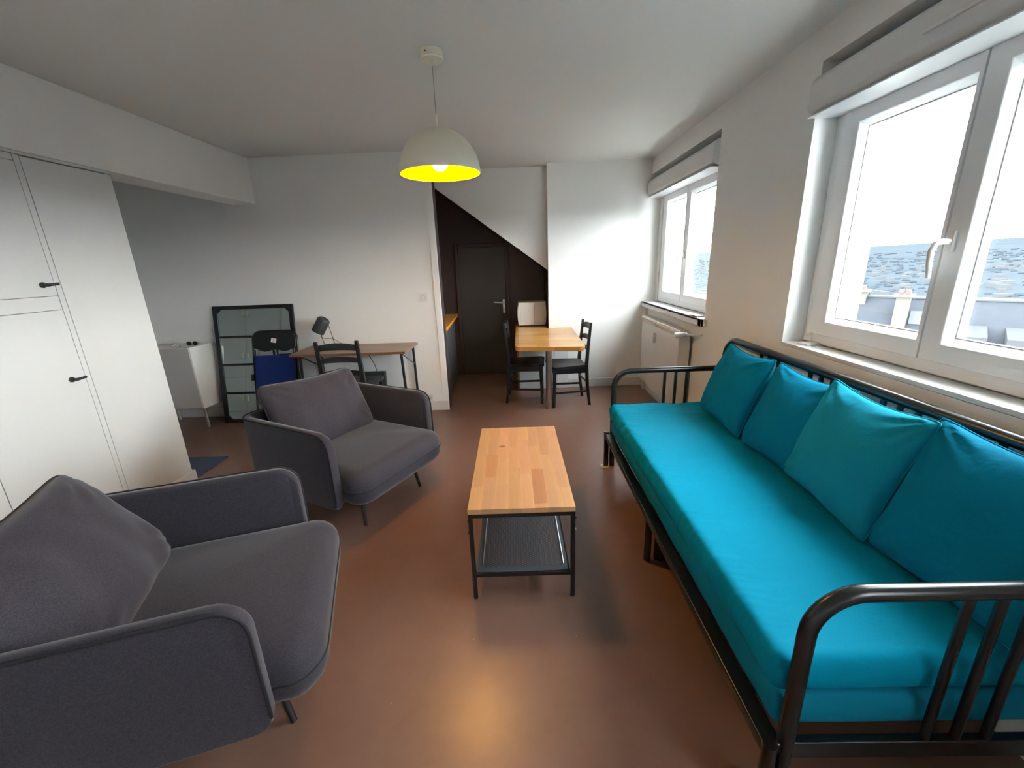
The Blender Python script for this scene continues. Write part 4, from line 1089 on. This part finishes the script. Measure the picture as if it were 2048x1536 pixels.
# neighbouring slate-roofed house: ridge runs across the view
A = tdir(.600, .800, -.0805, 34); Bp = tdir(.80, .60, -.0875, 34)
nh = empty('neighbour_house', (A.x, A.y, G), 0, 'long house below the windows with a grey slate roof', 'house')
Ih = inv(nh)
ax = (Bp - A).normalized(); ax.z = 0; ax.normalize(); nrm = Vector((-ax.y, ax.x, 0))
if nrm.dot(-A) < 0: nrm = -nrm      # towards the viewer
ze = -11.0; run = 8.5
A2 = A + nrm * run; A2.z = ze; B2 = Bp + ax * 8 + nrm * run; B2.z = ze; B1_ = Bp + ax * 8
A3 = A - nrm * run; A3.z = ze; B3 = B1_ - nrm * run; B3.z = ze
dn = Vector((0, 0, -.2))
MB().hexa([A + dn, B1_ + dn, B2 + dn, A2 + dn], [A, B1_, B2, A2]).xf(Ih).build('roof_front', M_SLATE, nh)
MB().hexa([A + dn, A3 + dn, B3 + dn, B1_ + dn], [A, A3, B3, B1_]).xf(Ih).build('roof_rear', M_SLATE, nh)
up = Vector((0, 0, .12))
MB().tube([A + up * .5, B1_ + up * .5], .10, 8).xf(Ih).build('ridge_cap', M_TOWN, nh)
MB().hexa([Vector((p.x, p.y, G)) for p in (A2 - nrm * .4, B2 - nrm * .4, B3 + nrm * .4, A3 + nrm * .4)], [Vector((p.x, p.y, ze - .1)) for p in (A2 - nrm * .4, B2 - nrm * .4, B3 + nrm * .4, A3 + nrm * .4)]).xf(Ih).build('walls', M_RENDER, nh)
MB().add([A + dn, A2 + dn, A3 + dn, A + dn + ax * .3, A2 + dn + ax * .3, A3 + dn + ax * .3], [(0, 1, 2), (5, 4, 3), (0, 3, 4, 1), (1, 4, 5, 2), (2, 5, 3, 0)]).xf(Ih).build('gable', M_BRICKO, nh)
def onroof(s, d): # s along ridge from A, d down slope toward viewer
    p = A + ax * s + nrm * d; zr = A.z + (B1_.z - A.z) * s / (B1_ - A).length
    p.z = zr + (ze - zr) * d / run; return p
def block(base, w, dpt, h0, h1, name, m, par):
    c = [base - ax * w / 2 - nrm * dpt / 2, base + ax * w / 2 - nrm * dpt / 2, base + ax * w / 2 + nrm * dpt / 2, base - ax * w / 2 + nrm * dpt / 2]
    return MB().hexa([Vector((p.x, p.y, h0)) for p in c], [Vector((p.x, p.y, h1)) for p in c]).xf(Ih).build(name, m, par)
Lr = (Bp - A).length
for s_, d_, wd, nm_ in ((Lr * .325, 1.3, .60, 'chimney'), (Lr * .06, -.2, 1.6, 'chimney')):
    q = onroof(s_, max(d_, 0)) if d_ > 0 else A + ax * s_
    zt_ = A.z + (.15 if d_ > 0 else .30)
    c_ = block(q, wd, .75, q.z - 1.5, zt_, nm_, M_RENDER, nh)
    block(q, wd + .3, 1.0, zt_, zt_ + .12, 'chimney_cap', M_RENDER, c_)
    for k in (-1, 1): block(q + ax * k * wd * .25, wd * .35, .3, zt_ + .12, zt_ + .38, 'chimney_pot', M_BRICKO, c_)
def dormer(s_, d_):
    q = onroof(s_, d_); q0 = onroof(s_, d_ - 2.2)
    hw_ = .62; f0 = [q - ax * hw_, q + ax * hw_]
    zt_ = q0.z
    return MB().hexa([f0[0] + Vector((0, 0, -.3)), f0[1] + Vector((0, 0, -.3)), q0 + ax * hw_ + Vector((0, 0, -.3)), q0 - ax * hw_ + Vector((0, 0, -.3))],
                     [Vector((f0[0].x, f0[0].y, zt_ - .25)), Vector((f0[1].x, f0[1].y, zt_ - .25)), q0 + ax * hw_ + Vector((0, 0, .05)), q0 - ax * hw_ + Vector((0, 0, .05))]).xf(Ih).build('dormer', M_SLATEL, nh)
for s_ in (Lr * .615, Lr * .81, Lr * 1.0): dormer(s_, 3.3)
q = onroof(Lr * .40, .9)
sl_ = (onroof(Lr * .40, 1.8) - q).normalized(); nn = sl_.cross(ax).normalized()
if nn.z < 0: nn = -nn
c = [q - ax * .35 + sl_ * .45, q + ax * .35 + sl_ * .45, q + ax * .35 - sl_ * .45, q - ax * .35 - sl_ * .45]
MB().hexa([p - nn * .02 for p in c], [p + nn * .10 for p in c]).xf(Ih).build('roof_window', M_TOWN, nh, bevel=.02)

# terrain: plateau, valley and low hills up to the horizon
def hz_(x, y):
    d = sqrt(x * x + y * y)
    h = -16 - 26 * min(1, max(0, (d - 40) / 300)) + 14 * noise.noise(Vector((x * .0011, y * .0011, 2))) * min(1, d / 600)
    h += max(0, (d - 900) / 3200) * 60 * (1 + .35 * noise.noise(Vector((x * .0007, y * .0007, 9))))
    return h
tr = MB(); NR, NA = 60, 72
def TP(u, v):
    d = 6 + 5200 * u ** 2.6; a = radians(-65 + 205 * v)
    x, y = 2.2 + d * cos(a), d * sin(a); return (x, y, hz_(x, y))
tr.grid(TP, NR, NA)
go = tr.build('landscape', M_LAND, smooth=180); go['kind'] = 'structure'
rt2 = random.Random(11); tw = MB(); wd = MB()
for i in range(900):
    a = radians(rt2.uniform(15, 88)); d = rt2.uniform(350, 1500)
    if noise.noise(Vector((a * 6, d * .004, 0))) < -.05: continue
    x, y = d * cos(a), d * sin(a); z = hz_(x, y); s_ = rt2.uniform(2.5, 6)
    tw.box(x - s_, x + s_, y - s_ * .6, y + s_ * .6, z - 4, z + rt2.uniform(3, 6))
for i in range(4200):
    a = radians(rt2.uniform(10, 90)); d = 70 + 2300 * rt2.random() ** 1.3
    x, y = d * cos(a), d * sin(a); z = hz_(x, y); s_ = rt2.uniform(1.5, 3.2) + d * .0018
    n_ = 6; o_ = len(wd.v)
    for (rr_, zz) in ((1.0, 0), (1.1, .5), (.7, 1.0)):
        for k in range(n_): wd.v.append((x + s_ * rr_ * cos(k * pi / 3) * rt2.uniform(.8, 1.2), y + s_ * rr_ * sin(k * pi / 3), z - 1 + zz * s_ * .8))
    for j in range(2):
        for k in range(n_): wd.f.append((o_ + j * n_ + k, o_ + j * n_ + (k + 1) % n_, o_ + (j + 1) * n_ + (k + 1) % n_, o_ + (j + 1) * n_ + k))
    wd.f.append(tuple(o_ + 2 * n_ + k for k in range(n_)))
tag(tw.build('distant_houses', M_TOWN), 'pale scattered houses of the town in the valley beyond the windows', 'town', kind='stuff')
tag(wd.build('distant_trees', M_WOOD2, smooth=60), 'bare woods and trees, haze-tinted bluish, in the valley beyond the windows', 'trees', kind='stuff')
